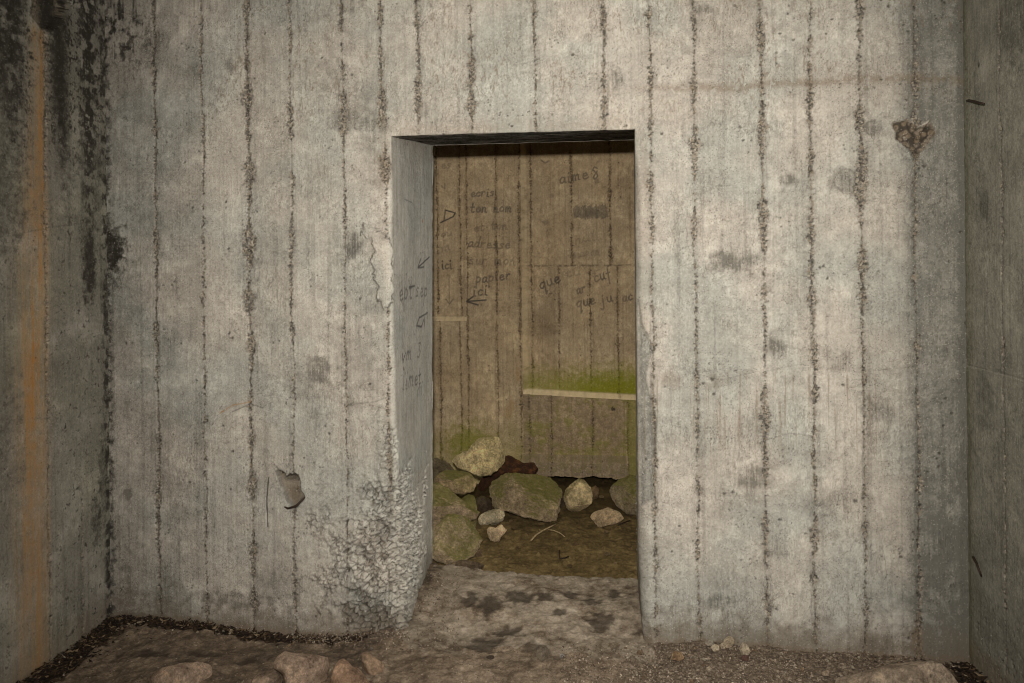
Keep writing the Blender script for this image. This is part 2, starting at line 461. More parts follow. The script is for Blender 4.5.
    s.poly('pale', [W0(*p) for p in ((918, 126), (930, 119), (925, 129), (919, 132))], .7, .004, .012, .003, .3)
    # tongue of plaster peeling down beside the doorway
    tongue = [W0(*p) for p in ((364, 224), (378, 230), (391, 240), (393, 300), (388, 309), (381, 306), (377, 285), (372, 264), (374, 250), (370, 240), (363, 234))]
    s.poly('tone', tongue, .04, .005, .010, .022, .75)  # dark rim paints the shadow edge round the tongue
    s.blob('tone', *W0(354, 245), 12 * PM, 14 * PM, -.42, .35); s.blob('pit', *W0(354, 246), 10 * PM, 11 * PM, .25, .6)
    s.poly('pale', [W0(*p) for p in ((306, 232), (320, 230), (322, 270), (315, 285), (308, 262))], .10, .008, .003, .02, .2)
    # edge of the doorway: rubbed and pitted
    xe = xeL(v); de = np.abs(u - xe)
    m = (1 - ss(.01, .06, de + (s.n25 - .5) * .05)) * (v < ZL + .1) * (u < -.5)
    s.a['tone'] += m * .10; s.a['brown'] = np.maximum(s.a['brown'], m * .22 * (s.n90 > .45))
    s.seam(W0(388, 330)[0], .010, z(500), z(300), [], seed=33, line=.3)
    s.seam(W0(387, 330)[0], .016, z(235), z(140), [(z(165), .05, .016)], seed=34, line=.2)
    # honeycombed foot of the wall at the doorway
    hx_, hz_ = W0(392, 560)
    d = np.sqrt(((u - hx_) / .36) ** 2 + ((v - hz_) / .40) ** 2)
    d = np.where(u > xe, np.sqrt(((u - xe) / .5) ** 2 + ((v - hz_) / .40) ** 2), d)
    hc = (1 - ss(.5, 1.0, d + (s.n6 - .5) * 1.3 + (s.n25 - .5) * .5)) * (u < -.2)
    d2 = np.hypot((u - W0(390, 450)[0]) / .06, (v - W0(390, 450)[1]) / .10)
    hc = np.maximum(hc, (1 - ss(.5, 1.1, d2 + (s.n25 - .5))) * (u < -.2) * .8)
    f1, f2, idv = worley(u * 40 + s.n25 * 1.4, v * 48 + s.n25, 4)
    g1, g2, gid = worley(u * 95, v * 105, 6)
    s.d += hc * ((.45 - f1) * .034 + (.4 - g1) * .008 - .004 + (idv - .5) * .014)
    s.a['pit'] = np.maximum(s.a['pit'], hc * .85 * (1 - ss(.02, .12, f2 - f1)) * ss(.25, .6, f1 + idv * .25))
    s.a['tone'] += hc * ((idv - .45) * .40 - .04)
    s.a['brown'] = np.maximum(s.a['brown'], hc * (gid > .8) * .35)
    # smudges and knots
    for px, py, rx, ry, am in ((318, 371, 11, 12, -.30), (312, 383, 20, 26, -.13), (733, 262, 22, 10, -.42), (722, 258, 10, 6, -.3), (775, 345, 9, 10, -.5), (845, 180, 11, 12, -.36), (872, 128, 9, 8, -.34),
                               (788, 181, 7, 7, -.4), (232, 65, 8, 8, -.3), (618, 80, 6, 8, -.3), (878, 410, 12, 12, -.30), (840, 362, 10, 9, -.35), (752, 475, 20, 12, -.34), (750, 490, 7, 14, -.3),
                               (773, 548, 9, 9, -.35), (717, 600, 9, 7, -.35), (720, 380, 34, 10, -.12), (356, 600, 30, 18, -.22), (275, 585, 30, 16, -.2), (128, 494, 6, 6, -.35), (126, 568, 5, 5, -.25), (700, 10, 10, 5, -.3),
                               (345, 120, 16, 12, -.25), (360, 340, 30, 60, -.16), (330, 60, 18, 40, -.12), (735, 30, 40, 30, -.10), (830, 500, 25, 10, -.2), (900, 600, 26, 8, -.2), (372, 130, 16, 30, -.2), (945, 560, 20, 60, -.18)):
        s.blob('tone', *W0(px, py), rx * PM * 1.15, ry * PM * 1.15, am * 1.1, .60, .9)
    s.blob('tone', *W0(285, 425), 20 * PM, 30 * PM, .06, .4, .8)
    x_, z_ = W0(318, 370)
    rr = np.hypot(u - x_, v - z_); s.a['tone'] -= np.exp(-((rr - .045) / .010) ** 2) * .22 + np.exp(-((rr - .022) / .006) ** 2) * .15
    for px, py, r_ in ((845, 180, .042), (872, 128, .026), (128, 494, .018), (100, 568, .018)):
        x_, z_ = W0(px, py); rr = np.hypot(u - x_, v - z_); s.a['tone'] -= np.exp(-((rr - r_) / .005) ** 2) * .25 * (s.n25 > .45)
    # curly brown dribbles near the top
    cur = np.abs(fbm(u * 34, v * 9, 70, 4) - .5)
    reg = ss(z(150), z(95), v) * ss(W0(160, 50)[0], W0(200, 50)[0], u) * ss(.40, .62, fbm(u * 5, v * 4, 72))
    s.a['brown'] = np.maximum(s.a['brown'], (1 - ss(.006, .030, cur)) * reg * .6)
    cur2 = np.abs(fbm(u * 20, v * 16, 74, 3) - .5)
    reg2 = ss(.50, .66, fbm(u * 3, v * 3, 75)) * face
    s.a['pit'] = np.maximum(s.a['pit'], (1 - ss(.004, .016, cur2)) * reg2 * .28)
    # vertical wood grain stains in the second lift
    gz = ss(z(385), z(372), v) * 1.0
    gz = ss(z(378), z(365), 2 * z(371.5) - v) * ss(z(520), z(380), v)
    s.a['brown'] = np.maximum(s.a['brown'], ss(.56, .72, s.vert) * gz * (u > .1) * (u < 1.1) * .6)
    s.blob('brown', *W0(672, 380), 12 * PM, 9 * PM, .25, .3); s.blob('brown', *W0(714, 382), 12 * PM, 9 * PM, .25, .3)
    # horizontal tide mark at the upper right
    zz = z(95) + (fbm(u * 3, u * 0, 77) - .5) * .06
    s.a['brown'] = np.maximum(s.a['brown'], np.exp(-((v - zz) / .018) ** 2) * .55 * ss(W0(600, 90)[0], W0(700, 90)[0], u) * (s.n25 > .42))
    # darker, mouldy left end and top
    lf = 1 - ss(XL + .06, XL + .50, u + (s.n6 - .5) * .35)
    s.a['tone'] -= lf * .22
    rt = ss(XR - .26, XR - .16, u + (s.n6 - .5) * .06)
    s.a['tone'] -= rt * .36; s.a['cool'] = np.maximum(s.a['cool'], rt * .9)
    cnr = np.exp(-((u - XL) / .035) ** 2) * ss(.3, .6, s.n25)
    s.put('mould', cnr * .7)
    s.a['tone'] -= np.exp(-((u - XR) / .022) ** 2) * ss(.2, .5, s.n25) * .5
    tl = (1 - ss(XL + .04, XL + .42, u + (s.n6 - .5) * .4)) * ss(z(110), z(20), v + (s.n6 - .5) * .4) * ss(.36, .62, s.n25 * .6 + s.vert * .4)
    s.put('mould', tl * .85)
    s.blob('mould', *W0(126, 48), 8 * PM, 4 * PM, .8, .5)
    for px, py, rx, ry, am in ((112, 250, 20, 32, .85), (112, 280, 14, 16, .5), (106, 340, 8, 40, .5), (107, 450, 7, 60, .35)):
        s.blob('mould', *W0(px, py), rx * PM, ry * PM, am, .55, .7)
    # dirt along the foot
    foot = (1 - ss(.0, .16, v - zb(u) + (s.n25 - .5) * .12 + (s.n6 - .5) * .14))
    s.a['tone'] -= foot * .25; s.put('brown', foot * .42)
    s.put('brown', (1 - ss(0, .035, v - zb(u) + (s.n25 - .5) * .03)) * .7)
    s.blob('brown', *W0(917, 642), 7 * PM, 22 * PM, .7, .3)
    s.blob('tone', *W0(230, 600), 40 * PM, 10 * PM, -.3, .5)
    # pale rubbing on the right jamb arris, grey scar where the face has come away
    scar = [W0(*p) for p in ((638, 300), (641, 322), (648, 335), (653, 348), (648, 362), (645, 378), (648, 390), (653, 405), (656, 425), (655, 470), (652, 500), (640, 505))]
    s.poly('tone', scar, -.30, .005, -.006, .006, .35); s.poly('cool', scar, .9, .01)
    s.poly('brown', [W0(*p) for p in ((634, 136), (648, 138), (651, 200), (652, 330), (646, 340), (637, 310))], .26, .012, 0, .02)
    s.poly('brown', [W0(*p) for p in ((385, 126), (640, 122), (645, 136), (634, 142), (400, 142))], .16, .015, 0, .02)
    s.blob('brown', *W0(384, 165), .045, .11, .34, .6, .8)
    # beige smear above the lintel
    lint = np.exp(-((v - ZL - .02) / .035) ** 2) * (u > -.75) * (u < .17)
    s.put('brown', lint * .30 * ss(.3, .6, s.n25))
    # --- left jamb: smooth grey plywood face, writing
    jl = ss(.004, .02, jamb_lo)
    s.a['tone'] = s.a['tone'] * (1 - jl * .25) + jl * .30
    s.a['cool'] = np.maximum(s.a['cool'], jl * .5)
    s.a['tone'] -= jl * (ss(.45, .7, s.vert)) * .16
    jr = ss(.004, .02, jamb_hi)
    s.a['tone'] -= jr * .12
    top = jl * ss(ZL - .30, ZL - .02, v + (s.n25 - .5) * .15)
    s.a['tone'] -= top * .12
    return s


# ---- left of the doorway (front face, round the arris, into the jamb)
vs_low = axis([(-.16, ZL, .0036)])
vs_up = axis([(ZL, 2.56, .0036), (2.56, ZTOP, .03)])[1:]
vrows = np.concatenate([vs_low, vs_up]); nlow = len(vs_low)
rad = lambda v: .006 + .026 * ss(ZL - .01, ZL - .25, v) + .014 * ss(.7, .2, v)
vl = np.minimum(vrows, ZL)


def side_patch(sgn, X0, xef, xbf, nf, nj):
    xe = xef(vl)[:, None]; xb = xbf(vl)[:, None]; r = rad(vl)[:, None]
    tf = np.linspace(0, 1, nf)[None]
    xf = X0 + (xe - sgn * r - X0) * tf
    P = [np.stack([xf, 0 * xf, 0 * xf + vrows[:, None]], -1)]
    N = [np.broadcast_to([0, -1., 0], P[0].shape)]
    ja = [0 * xf]
    na = 9
    th = np.linspace(0, np.pi / 2, na + 1)[None, 1:]
    cx = xe - sgn * r
    xa = cx + sgn * r * np.sin(th); ya = r - r * np.cos(th)
    P.append(np.stack([xa, ya, 0 * xa + vrows[:, None]], -1)); N.append(np.stack([sgn * np.sin(th) + 0 * xa, -np.cos(th) + 0 * xa, 0 * xa], -1))
    ja.append(r * th + 0 * xa)
    tj = np.linspace(0, 1, nj + 1)[None, 1:]
    xj = xe + (xb - xe) * tj; yj = r + (T - r) * tj
    P.append(np.stack([xj, yj, 0 * xj + vrows[:, None]], -1)); N.append(np.broadcast_to([sgn * 1., 0, 0], P[-1].shape))
    ja.append(r * np.pi / 2 + (yj - r))
    P = np.concatenate(P, 1); N = np.concatenate(N, 1); J = np.concatenate(ja, 1)
    U = np.concatenate([xf, cx + sgn * J[:, nf:]], 1)
    return P, N, J, U


def finish(s, P, N, keep_rows=None):
    s.done()
    return P + N * s.d[..., None]


vparts, fparts, aparts, base = [], [], {k: [] for k in ATT}, 0


def add_part(P, faces, attrs):
    global base
    vparts.append(P.reshape(-1, 3)); fparts.append(faces + base)
    for k in ATT: aparts[k].append(attrs[k].ravel())
    base += P.shape[0] * P.shape[1]


nfL = int((xeL(1.0) - XL) / .0036); nfR = int((XR - xeR(1.0)) / .0036)
# left
P, N, J, U = side_patch(1, XL - .01, xeL, xbL, nfL, 110)
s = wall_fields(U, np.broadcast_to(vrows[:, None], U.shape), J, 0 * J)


def JL(px, py):
    """point on the left jamb -> (u, v)"""
    d = ray(px, py); a0, a1 = xeL(1.2), xbL(1.2)
    # plane through (a0,0) and (a1,T)
    nx, ny = T, -(a1 - a0); k = (nx * (a0 - CAM[0]) + ny * (0 - CAM[1])) / (nx * d[0] + ny * d[1])
    p = CAM + d * k
    return np.array([a0 + p[1], p[2]])


# writing on the jamb
ww = .0055
s.stroke('ink', [JL(428, 257), (JL(417, 268))], ww, .9, 0, .2); s.stroke('ink', [JL(420, 259), JL(417, 268), JL(423, 267)], ww, .8, 0, .3)
write(s, 'ept', JL(399, 301), JL(413, 299), .045, ww, .8, fade=.3); s.stroke('ink', [JL(409, 287), JL(414, 286)], ww, .8)
write(s, 'sep', JL(415, 297), JL(427, 295), .040, ww, .7, fade=.4)
s.stroke('ink', [JL(427, 313), JL(419, 318), JL(416, 326), JL(421, 327), JL(424, 318), JL(424.5, 328)], ww, .85, 0, .2)
write(s, 'vm 3', JL(401, 362), JL(421, 358), .036, ww, .85, fade=.3)
write(s, 'lim', JL(401, 390), JL(414, 386), .044, ww, .85, fade=.2); write(s, 'et.', JL(414, 386), JL(424, 383), .04, ww, .85, fade=.2)
write(s, 'm', JL(417, 396), JL(424, 393), .04, ww, .6, fade=.4)
s.stroke('ink', [JL(404, 199), JL(412, 203)], .004, .5, 0, .3)
s.blob('rust', *JL(421, 221), .012, .012, .7, .3)
P = finish(s, P, N)
Fq = grid_faces(*U.shape).reshape(U.shape[0] - 1, U.shape[1] - 1, 4)
keep = np.ones(Fq.shape[:2], bool); keep[int(np.searchsorted(vrows, ZLB + .03)):, nfL - 1:] = False
add_part(P, Fq[keep], s.a)
# right
P, N, J, U = side_patch(-1, XR + .01, xeR, xbR, nfR, 90)
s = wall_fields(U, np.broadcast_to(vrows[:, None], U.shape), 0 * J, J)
P = finish(s, P, N)
Fq = grid_faces(*U.shape, flip=True).reshape(U.shape[0] - 1, U.shape[1] - 1, 4)
keep = np.ones(Fq.shape[:2], bool); keep[int(np.searchsorted(vrows, ZLB + .03)):, nfR - 1:] = False
add_part(P, Fq[keep], s.a)
# above the doorway, wrapping under the lintel
rl = float(rad(np.array([ZL]))[0])
xa, xb_ = float(xeL(ZL)) - rl, float(xeR(ZL)) + rl
uc = np.linspace(xa, xb_, int((xb_ - xa) / .0036))
vv_up = vs_up[::-1]
rows = []
for v in vv_up[vv_up > ZL + .007]: rows.append((0, v, 0., -1., 0.))
for t in np.linspace(0, np.pi / 2, 5): rows.append((.006 - .006 * math.cos(t), ZL + .006 - .006 * math.sin(t), .006 * t, -math.cos(t), -math.sin(t)))
for t in np.linspace(0, 1, 90)[1:]: rows.append((.006 + (T - .006) * t, ZL + (ZLB - ZL) * t, .01 + T * t, 0., -1.))
rows = np.array(rows)
U = np.broadcast_to(uc[None], (len(rows), len(uc))).copy()
xs_adj = np.zeros_like(U)
for i, (y, z_, q, ny, nz) in enumerate(rows):
    if q > .012:
        t = (q - .01) / T; U[i] = np.interp(uc, [xa, xb_], [xa + (float(xbL(ZLB)) - xa - .03) * t - .0, xb_ + (float(xbR(ZLB)) + .03 - xb_) * t])
P = np.stack([U, np.broadcast_to(rows[:, 0:1], U.shape), np.broadcast_to(rows[:, 1:2], U.shape)], -1)
N = np.stack([0 * U, np.broadcast_to(rows[:, 3:4], U.shape), np.broadcast_to(rows[:, 4:5], U.shape)], -1)
V = np.where(rows[:, 2:3] > .012, ZL - rows[:, 2:3], rows[:, 1:2]) + 0 * U
s = wall_fields(U, V, 0 * U, 0 * U)
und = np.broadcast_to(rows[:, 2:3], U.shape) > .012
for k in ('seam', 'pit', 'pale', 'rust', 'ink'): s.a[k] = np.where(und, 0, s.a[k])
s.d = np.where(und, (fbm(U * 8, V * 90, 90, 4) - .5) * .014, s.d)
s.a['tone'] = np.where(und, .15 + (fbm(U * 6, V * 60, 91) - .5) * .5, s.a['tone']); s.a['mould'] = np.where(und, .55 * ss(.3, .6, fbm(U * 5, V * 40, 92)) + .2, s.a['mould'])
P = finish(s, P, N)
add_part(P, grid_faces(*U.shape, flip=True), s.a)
# chamber side of the same wall
zz = np.linspace(-.2, ZTOP, 60); zl_ = np.minimum(zz, ZLB)
for lo, hi in ((lambda z: XL - .05 + 0 * z, lambda z: xbL(z) - .004), (lambda z: xbR(z) + .004, lambda z: XR + .05 + 0 * z)):
    t_ = np.linspace(0, 1, 40)[None]
    U = lo(zl_)[:, None] + (hi(zl_) - lo(zl_))[:, None] * t_
    P = np.stack([U, 0 * U + T + .002 + (fbm(U * 8, zz[:, None] * 8 + 0 * U, 95) - .5) * .006, 0 * U + zz[:, None]], -1)
    a_ = {k: np.zeros(U.shape) for k in ATT}; a_['tone'] += .5
    add_part(P, grid_faces(*U.shape, flip=True), a_)
zz = np.linspace(ZLB - .004, ZTOP, 30); U = np.broadcast_to(np.linspace(float(xbL(ZLB)) - .01, float(xbR(ZLB)) + .01, 40)[None], (30, 40))
P = np.stack([U, 0 * U + T + .002, 0 * U + zz[:, None]], -1); a_ = {k: np.zeros(U.shape) for k in ATT}; a_['tone'] += .5
add_part(P, grid_faces(*U.shape, flip=True), a_)
wall = mesh_obj('wall_front', np.concatenate(vparts), np.concatenate(fparts), M_WALL, {k: np.concatenate(v) for k, v in aparts.items()})
tag(wall, kind='structure')
wall['label'] = 'pale board-marked concrete wall with the open doorway'


# ------------------------------------------------------------------ side walls of the front room
def side_wall(name, X, sgn, ymid, seed, deco, label, yend_=-4.2, mat=None):
    yy = axis([(0.03, ymid, .0036), (ymid, yend_, .09)])
    zz = axis([(-.12, 2.6, .0036), (2.6, ZTOP, .04)])
    U, V = np.meshgrid(yy, zz)
    s = Surf(U, V, seed); deco(s); s.done()
    P = np.stack([X + sgn * s.d, U, V], -1)
    o = mesh_obj(name, P.reshape(-1, 3), grid_faces(*U.shape, flip=(sgn < 0)), mat or M_SIDE, {k: s.a[k].ravel() for k in ATT})
    return tag(o, label, kind='structure')


def LW(px, py): p = hx(XL, px, py); return p[1], p[2]
def RW(px, py): p = hx(XR, px, py); return p[1], p[2]


def deco_left(s):
    u, v = s.u, s.v
    c = LW(47, 300)[0]
    s.seam(c, .011, LW(47, 420)[1], 9, [(LW(46, 40)[1], .10, .02), (LW(47, 160)[1], .1, .006)], seed=4)
    s.seam(c, .006, -9, LW(47, 420)[1], [], seed=5)
    s.seam(LW(80, 300)[0], .004, -9, LW(80, 480)[1], [], seed=6, line=.4)
    s.pits(42, .85, .22, 3)
    # rust running down from the socket
    w = .045 + .040 * ss(LW(47, 60)[1], LW(47, 300)[1], v)
    cc = c - .028 - .050 * ss(LW(47, 60)[1], LW(47, 500)[1], v)
    st = np.exp(-((u - cc + (s.n6 - .5) * .03) / w) ** 2) * (1 - .75 * ss(c - .004, c + .02, u)) * (1 - ss(LW(47, 40)[1], LW(47, 20)[1], v))
    s.put('rust', st * (.30 + .75 * ss(.3, .75, s.vert * .7 + s.n25 * .3)) * (.75 + .25 * ss(.3, .7, fbm(u * 3, v * 2, 44))))
    core = np.exp(-((u - c + .018 + (s.n25 - .5) * .01) / .012) ** 2)
    s.put('rust', core * (ss(LW(47, 320)[1], LW(47, 120)[1], v) * (1 - ss(LW(47, 40)[1], LW(47, 15)[1], v)) * .8 + (1 - ss(LW(35, 640)[1], LW(35, 520)[1], v)) * .0))
    core2 = np.exp(-((u - LW(38, 560)[0] + (s.n25 - .5) * .02) / .022) ** 2) * (1 - ss(LW(38, 560)[1], LW(38, 450)[1], v))
    s.put('rust', core2 * .7)
    # black mould spreading from the socket and along the corner
    mz = ss(LW(60, 300)[1], LW(60, 60)[1], v)
    m1 = np.exp(-((u - c - .075 - .05 * (1 - mz)) / (.055)) ** 2) * mz * ss(.15, .45, s.n25 * .5 + s.n6 * .5)
    m2 = np.exp(-((u - c + .16) / .09) ** 2) * ss(LW(20, 240)[1], LW(20, 40)[1], v) * ss(.2, .5, s.n25 * .5 + s.n6 * .5)
    m3 = np.exp(-((u - LW(90, 300)[0]) / .07) ** 2) * ss(LW(90, 420)[1], LW(90, 80)[1], v) * ss(.36, .54, s.n25 * .6 + s.vert * .2 + s.n90 * .2)
    m4 = np.exp(-((u + .01) / .035) ** 2) * ss(.30, .55, s.n25)
    for m, a in ((m1, 1.), (m2, .92), (m3, 1.), (m4, .8)): s.put('mould', m * a)
    fl_ = ss(.47, .60, s.n25 * .45 + s.n90 * .55) * ss(LW(60, 330)[1], LW(60, 60)[1], v)
    s.put('mould', fl_ * .85 * (1 - .6 * np.exp(-((u - cc) / (w * .8)) ** 2)))
    s.put('mould', ss(.56, .66, s.n25 * .6 + s.n90 * .4) * .6 * (1 - np.exp(-((u - cc) / w) ** 2)))
    s.blob('mould', *LW(89, 265), .05, .20, .8, .5, .6); s.blob('mould', *LW(103, 470), .03, .25, .55, .6); s.blob('mould', *LW(97, 520), .04, .14, .5, .6)
    s.blob('mould', *LW(70, 345), .02, .02, .2, .4)
    s.blob('mould', *LW(10, 430), .09, .30, .28, .7); s.blob('mould', *LW(8, 200), .12, .25, .45, .7)
    s.stroke('pit', [LW(*p) for p in ((5, 237), (50, 227), (75, 224), (100, 220))], .003, .35, -.004, .7)
    s.a['tone'] += ss(.48, .7, s.n6) * .1 - .08
    s.a['tone'] += ss(1.0, .2, v) * .12
    s.blob('pale', *LW(12, 8), .10, .10, .30, .5); s.blob('pale', *LW(86, 25), .05, .20, .16, .6)
    foot = (1 - ss(.0, .12, v + (s.n25 - .5) * .1)); s.put('brown', foot * .5)
    # socket broken out at the top
    hole = [LW(*p) for p in ((33, -8), (33, 16), (40, 26), (50, 31), (57, 27), (60, 18), (66, 16), (70, 8), (68, -8))]
    s.poly('brown', hole, .6, .008, -.05, .010, .0)
    s.blob('tone', *LW(61, 7), .055, .055, -.05, .3, .6, relief=.03)
    dk = [LW(*p) for p in ((33, -8), (33, 15), (39, 20), (45, 14), (47, -8))]
    s.poly('mould', dk, 1., .006, -.20, .006, .0)  # deep socket blackened through the mould mask, shade put into the colour


def deco_right(s):
    u, v = s.u, s.v
    s.seam(RW(1002, 300)[0], .004, -9, 9, [(RW(1003, 350)[1], .04, .012), (RW(1000, 590)[1], .06, .004)], seed=7)
    s.pits(42, .86, .22, 5)
    s.a['cool'] = np.maximum(s.a['cool'], .75); s.a['tone'] -= .13
    s.a['tone'] -= np.exp(-(u / .025) ** 2) * ss(.25, .5, s.n25) * .3
    s.stroke('pit', [RW(*p) for p in ((966, 364), (985, 369), (1024, 379))], .003, .35, -.003, .5)
    s.stroke('pale', [RW(*p) for p in ((966, 366), (990, 371), (1024, 381))], .003, .25, .0, .5)
    s.a['tone'] -= ss(RW(980, 360)[1], RW(980, 380)[1], v) * 0
    lift = 1 - ss(RW(990, 385)[1], RW(990, 365)[1], v)
    s.a['tone'] -= lift * .07
    s.blob('tone', *RW(985, 400), .06, .12, -.2, .5); s.blob('tone', *RW(984, 205), .03, .06, -.2, .5); s.blob('tone', *RW(1015, 20), .1, .15, -.25, .5)
    s.blob('pit', *RW(979, 65), .007, .012, .9, .2); s.blob('pale', *RW(985, 66), .03, .04, .25, .6); s.blob('pit', *RW(1004, 346), .006, .010, .9, .2)
    lo = 1 - ss(RW(985, 640)[1], RW(985, 575)[1], v)
    f1, f2, idv = worley(u * 60 + v * 20, v * 34, 8)
    m = (1 - ss(.12, .22, f1)) * (idv > .6) * lo; s.d -= m * .006; s.put('pit', m * .8)
    foot = (1 - ss(.0, .10, v + (s.n25 - .5) * .08)); s.put('brown', foot * .5)
    s.put('moss', np.exp(-(u / .05) ** 2) * .10)


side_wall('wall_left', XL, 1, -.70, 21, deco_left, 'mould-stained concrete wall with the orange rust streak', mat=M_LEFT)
side_wall('wall_right', XR, -1, -.50, 22, deco_right, 'grey-green concrete wall at the right edge', -.95)

# ------------------------------------------------------------------ far chamber wall with its recesses
xs_p = hy(YF, 466, 300)[0]; xs_r = hy(YF, 522, 300)[0]
zLb = hy(YF, 450, 320.5)[2]
SPX, SPL, SPR = .040, .028, .034        # splayed cheeks and sills of the recesses
RL, RR = .03, .055
_lr = [hy(YF, 527, 394), hy(YF, 636, 400)]
XC0, XC1 = -1.75, .95
xg = axis([(XC0, -1.15, .05), (-1.15, xs_p, .0032)]); xg = np.concatenate([xg, axis([(xs_p + .0008, xs_r, .0032)]), axis([(xs_r + .0008, xs_r + SPX, .01)]), axis([(xs_r + SPX + .0008, .50, .0032), (.50, XC1, .05)])])
zledge = lambda x: np.interp(x, [_lr[0][0], _lr[1][0]], [_lr[0][2], _lr[1][2]])
zR = zledge(.1)
zg = np.concatenate([axis([(-.2, zR, .0032)]), axis([(zR + .0008, zR + SPR, .01)]), axis([(zR + SPR + .0008, zLb, .0032)]), axis([(zLb + .0008, zLb + SPL, .008)]), axis([(zLb + SPL + .0008, 2.3, .0032), (2.3, 2.45, .05)])])
U, V = np.meshgrid(xg, zg)
fz = np.interp(V, [zR - .25, zR, zR + SPR, zR + .25], [0, 1, 1, 0])
Vt = V + fz * (zledge(np.clip(U, xs_r, .5)) - zR) * (U > xs_r - .001)
s = Surf(U, V, 31)
def FW(px, py, rec=0.): p = hy(YF + rec, px, py); return p[0], p[2]
recL = (U <= xs_p + 1e-6) & (V > zLb + 1e-4); recR = (U > xs_r + 1e-4) & (V > zR + 1e-4)
for px, w, lo, hi, rec in ((438, .006, zLb, 9, RL), (461, .006, zLb, 9, RL), (460, .004, -9, zLb, 0), (440, .008, -9, zLb, 0), (497, .006, -9, 9, 0), (520, .008, -9, 9, 0), (467.5, .006, -9, 9, 0),
                         (572, .008, hy(YF + RR, 570, 266)[2], 9, RR), (611, .012, hy(YF + RR, 570, 266)[2], 9, RR), (559, .004, zR, hy(YF + RR, 570, 266)[2], RR), (590, .006, zR, hy(YF + RR, 570, 266)[2], RR), (618, .009, zR, hy(YF + RR, 570, 266)[2], RR), (532, .006, zR, 9, RR),
                         (551, .010, -9, zR, 0), (591, .006, -9, zR, 0), (627, .007, -9, zR, 0), (528, .005, -9, zR, 0)):
    s.seam(FW(px, 300, rec)[0], w, lo, hi, [], seed=int(px), depth=.003, taper=.008, line=.42)
s.pits(42, .88, .24, 2)
# horizontal joint in the right recess
xq, zq = FW(532, 266, RR); ma = np.exp(-((V - zq) / .006) ** 2) * recR * ss(.35, .6, s.n25)
s.put('pit', ma * .6); s.d -= ma * .004
# moss above the bench and in the damp corners
hgt = V - zR
mo = recR * (hgt > SPR) * (1 - ss(.05, .27, hgt + (s.n25 - .5) * .14 + (s.n90 - .5) * .08 + (s.vert - .5) * .10 - .03 * ss(-.1, .3, U))) * (.62 + .38 * ss(-.35, .1, U))
s.put('moss', mo * .95)
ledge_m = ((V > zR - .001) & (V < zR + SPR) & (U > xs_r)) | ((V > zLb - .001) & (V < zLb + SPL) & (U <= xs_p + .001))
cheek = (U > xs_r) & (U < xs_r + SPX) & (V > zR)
low = (V < zR) & (U > xs_r)
s.put('moss', low * ss(.50, .68, s.n6 * .5 + s.n25 * .35 + .06 + .10 * ss(0, .3, U) + .16 * ss(.45, .0, V)) * .45 * (V > .15))
s.blob('moss', *FW(470, 445), .22, .16, .75, .5, .8)
s.put('moss', (1 - ss(.05, .45, V + (s.n6 - .5) * .4)) * (U < xs_r) * .35)
s.put('moss', ((U > FW(628, 430)[0]) & low) * .5)
s.a['cool'] *= .6
for px, py in ((518, 375), (508, 412), (512, 405)): s.blob('rust', *FW(px, py), .02, .06, .4, .6)
s.blob('tone', *FW(636, 190, RR), .12, .20, -.22, .4); s.blob('tone', *FW(548, 330, RR), .08, .3, -.12, .5); s.a['tone'] -= recR * (U < FW(556, 300, RR)[0]) * .06
s.blob('mould', *FW(614, 408), .022, .018, .7, 1.6, .8)
s.a['tone'] -= low * .14; s.a['brown'] = np.maximum(s.a['brown'], low * .55 * ss(.35, .6, s.n25))
s.d += low * (s.n25 - .5) * .006 + low * (s.n90 - .5) * .004
s.stroke('pale', [FW(*p) for p in ((625.5, 402), (626, 430), (627, 460))], .007, .35, 0, .7)
s.a['tone'] = np.where(ledge_m, .82 + (s.n25 - .5) * .5, s.a['tone'] + cheek * .34)  # sills and cheek made paler in colour, standing in for light they catch
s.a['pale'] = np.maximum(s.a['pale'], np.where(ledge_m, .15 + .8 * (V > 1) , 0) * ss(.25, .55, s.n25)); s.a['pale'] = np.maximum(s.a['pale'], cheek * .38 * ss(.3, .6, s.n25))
for k in ('seam', 'pit', 'brown', 'moss'): s.a[k] = np.where(ledge_m, s.a[k] * .25, s.a[k])
for k in ('seam', 'pit'): s.a[k] = np.where(cheek, s.a[k] * .4, s.a[k])
# writing
pw = .0068
def line(txt, a, b, xh, amt=.6, rec=0., w=pw, fade=.35): write(s, txt, FW(*a, rec), FW(*b, rec), xh, w, min(1, amt * 1.3), fade=fade)
line('ecris', (471, 197), (495, 196), .030, .60); line('ton nom', (470, 212), (513, 212), .034, .62)
line('et ton', (474, 231), (508, 229), .030, .38); line('adresse', (468, 246), (511, 249), .034, .50); line('sur mon', (469, 264), (516, 265), .034, .42)
line('papier', (476, 283), (512, 279), .036, .60); line('ici', (473, 296), (489, 294.5), .040, .75)
s.stroke('ink', [FW(486, 300), FW(467, 301.5)], pw, .85); s.stroke('ink', [FW(473, 296.5), FW(466.5, 301.5), FW(478, 305)], pw, .85)
line('D', (443, 221), (455, 219), .045, .75, RL); line('ici', (442, 270), (453, 268), .035, .75, RL); s.blob('ink', *FW(458, 269.5, RL), .006, .006, .6, .1)
s.stroke('ink', [FW(449, 275, RL), FW(449.5, 303, RL)], pw * .8, .4, 0, .5); s.stroke('ink', [FW(446, 299, RL), FW(449.5, 304, RL), FW(453, 299, RL)], pw * .8, .5)
line('es', (442, 169), (452, 167), .03, .35, RL); line('v', (443, 190), (448, 187), .03, .4, RL); line('ou', (441, 237), (453, 235), .025, .3, RL); line('m', (442, 252), (453, 249), .03, .28, RL)
line('aime', (560, 184), (590, 178), .040, .55, RR)
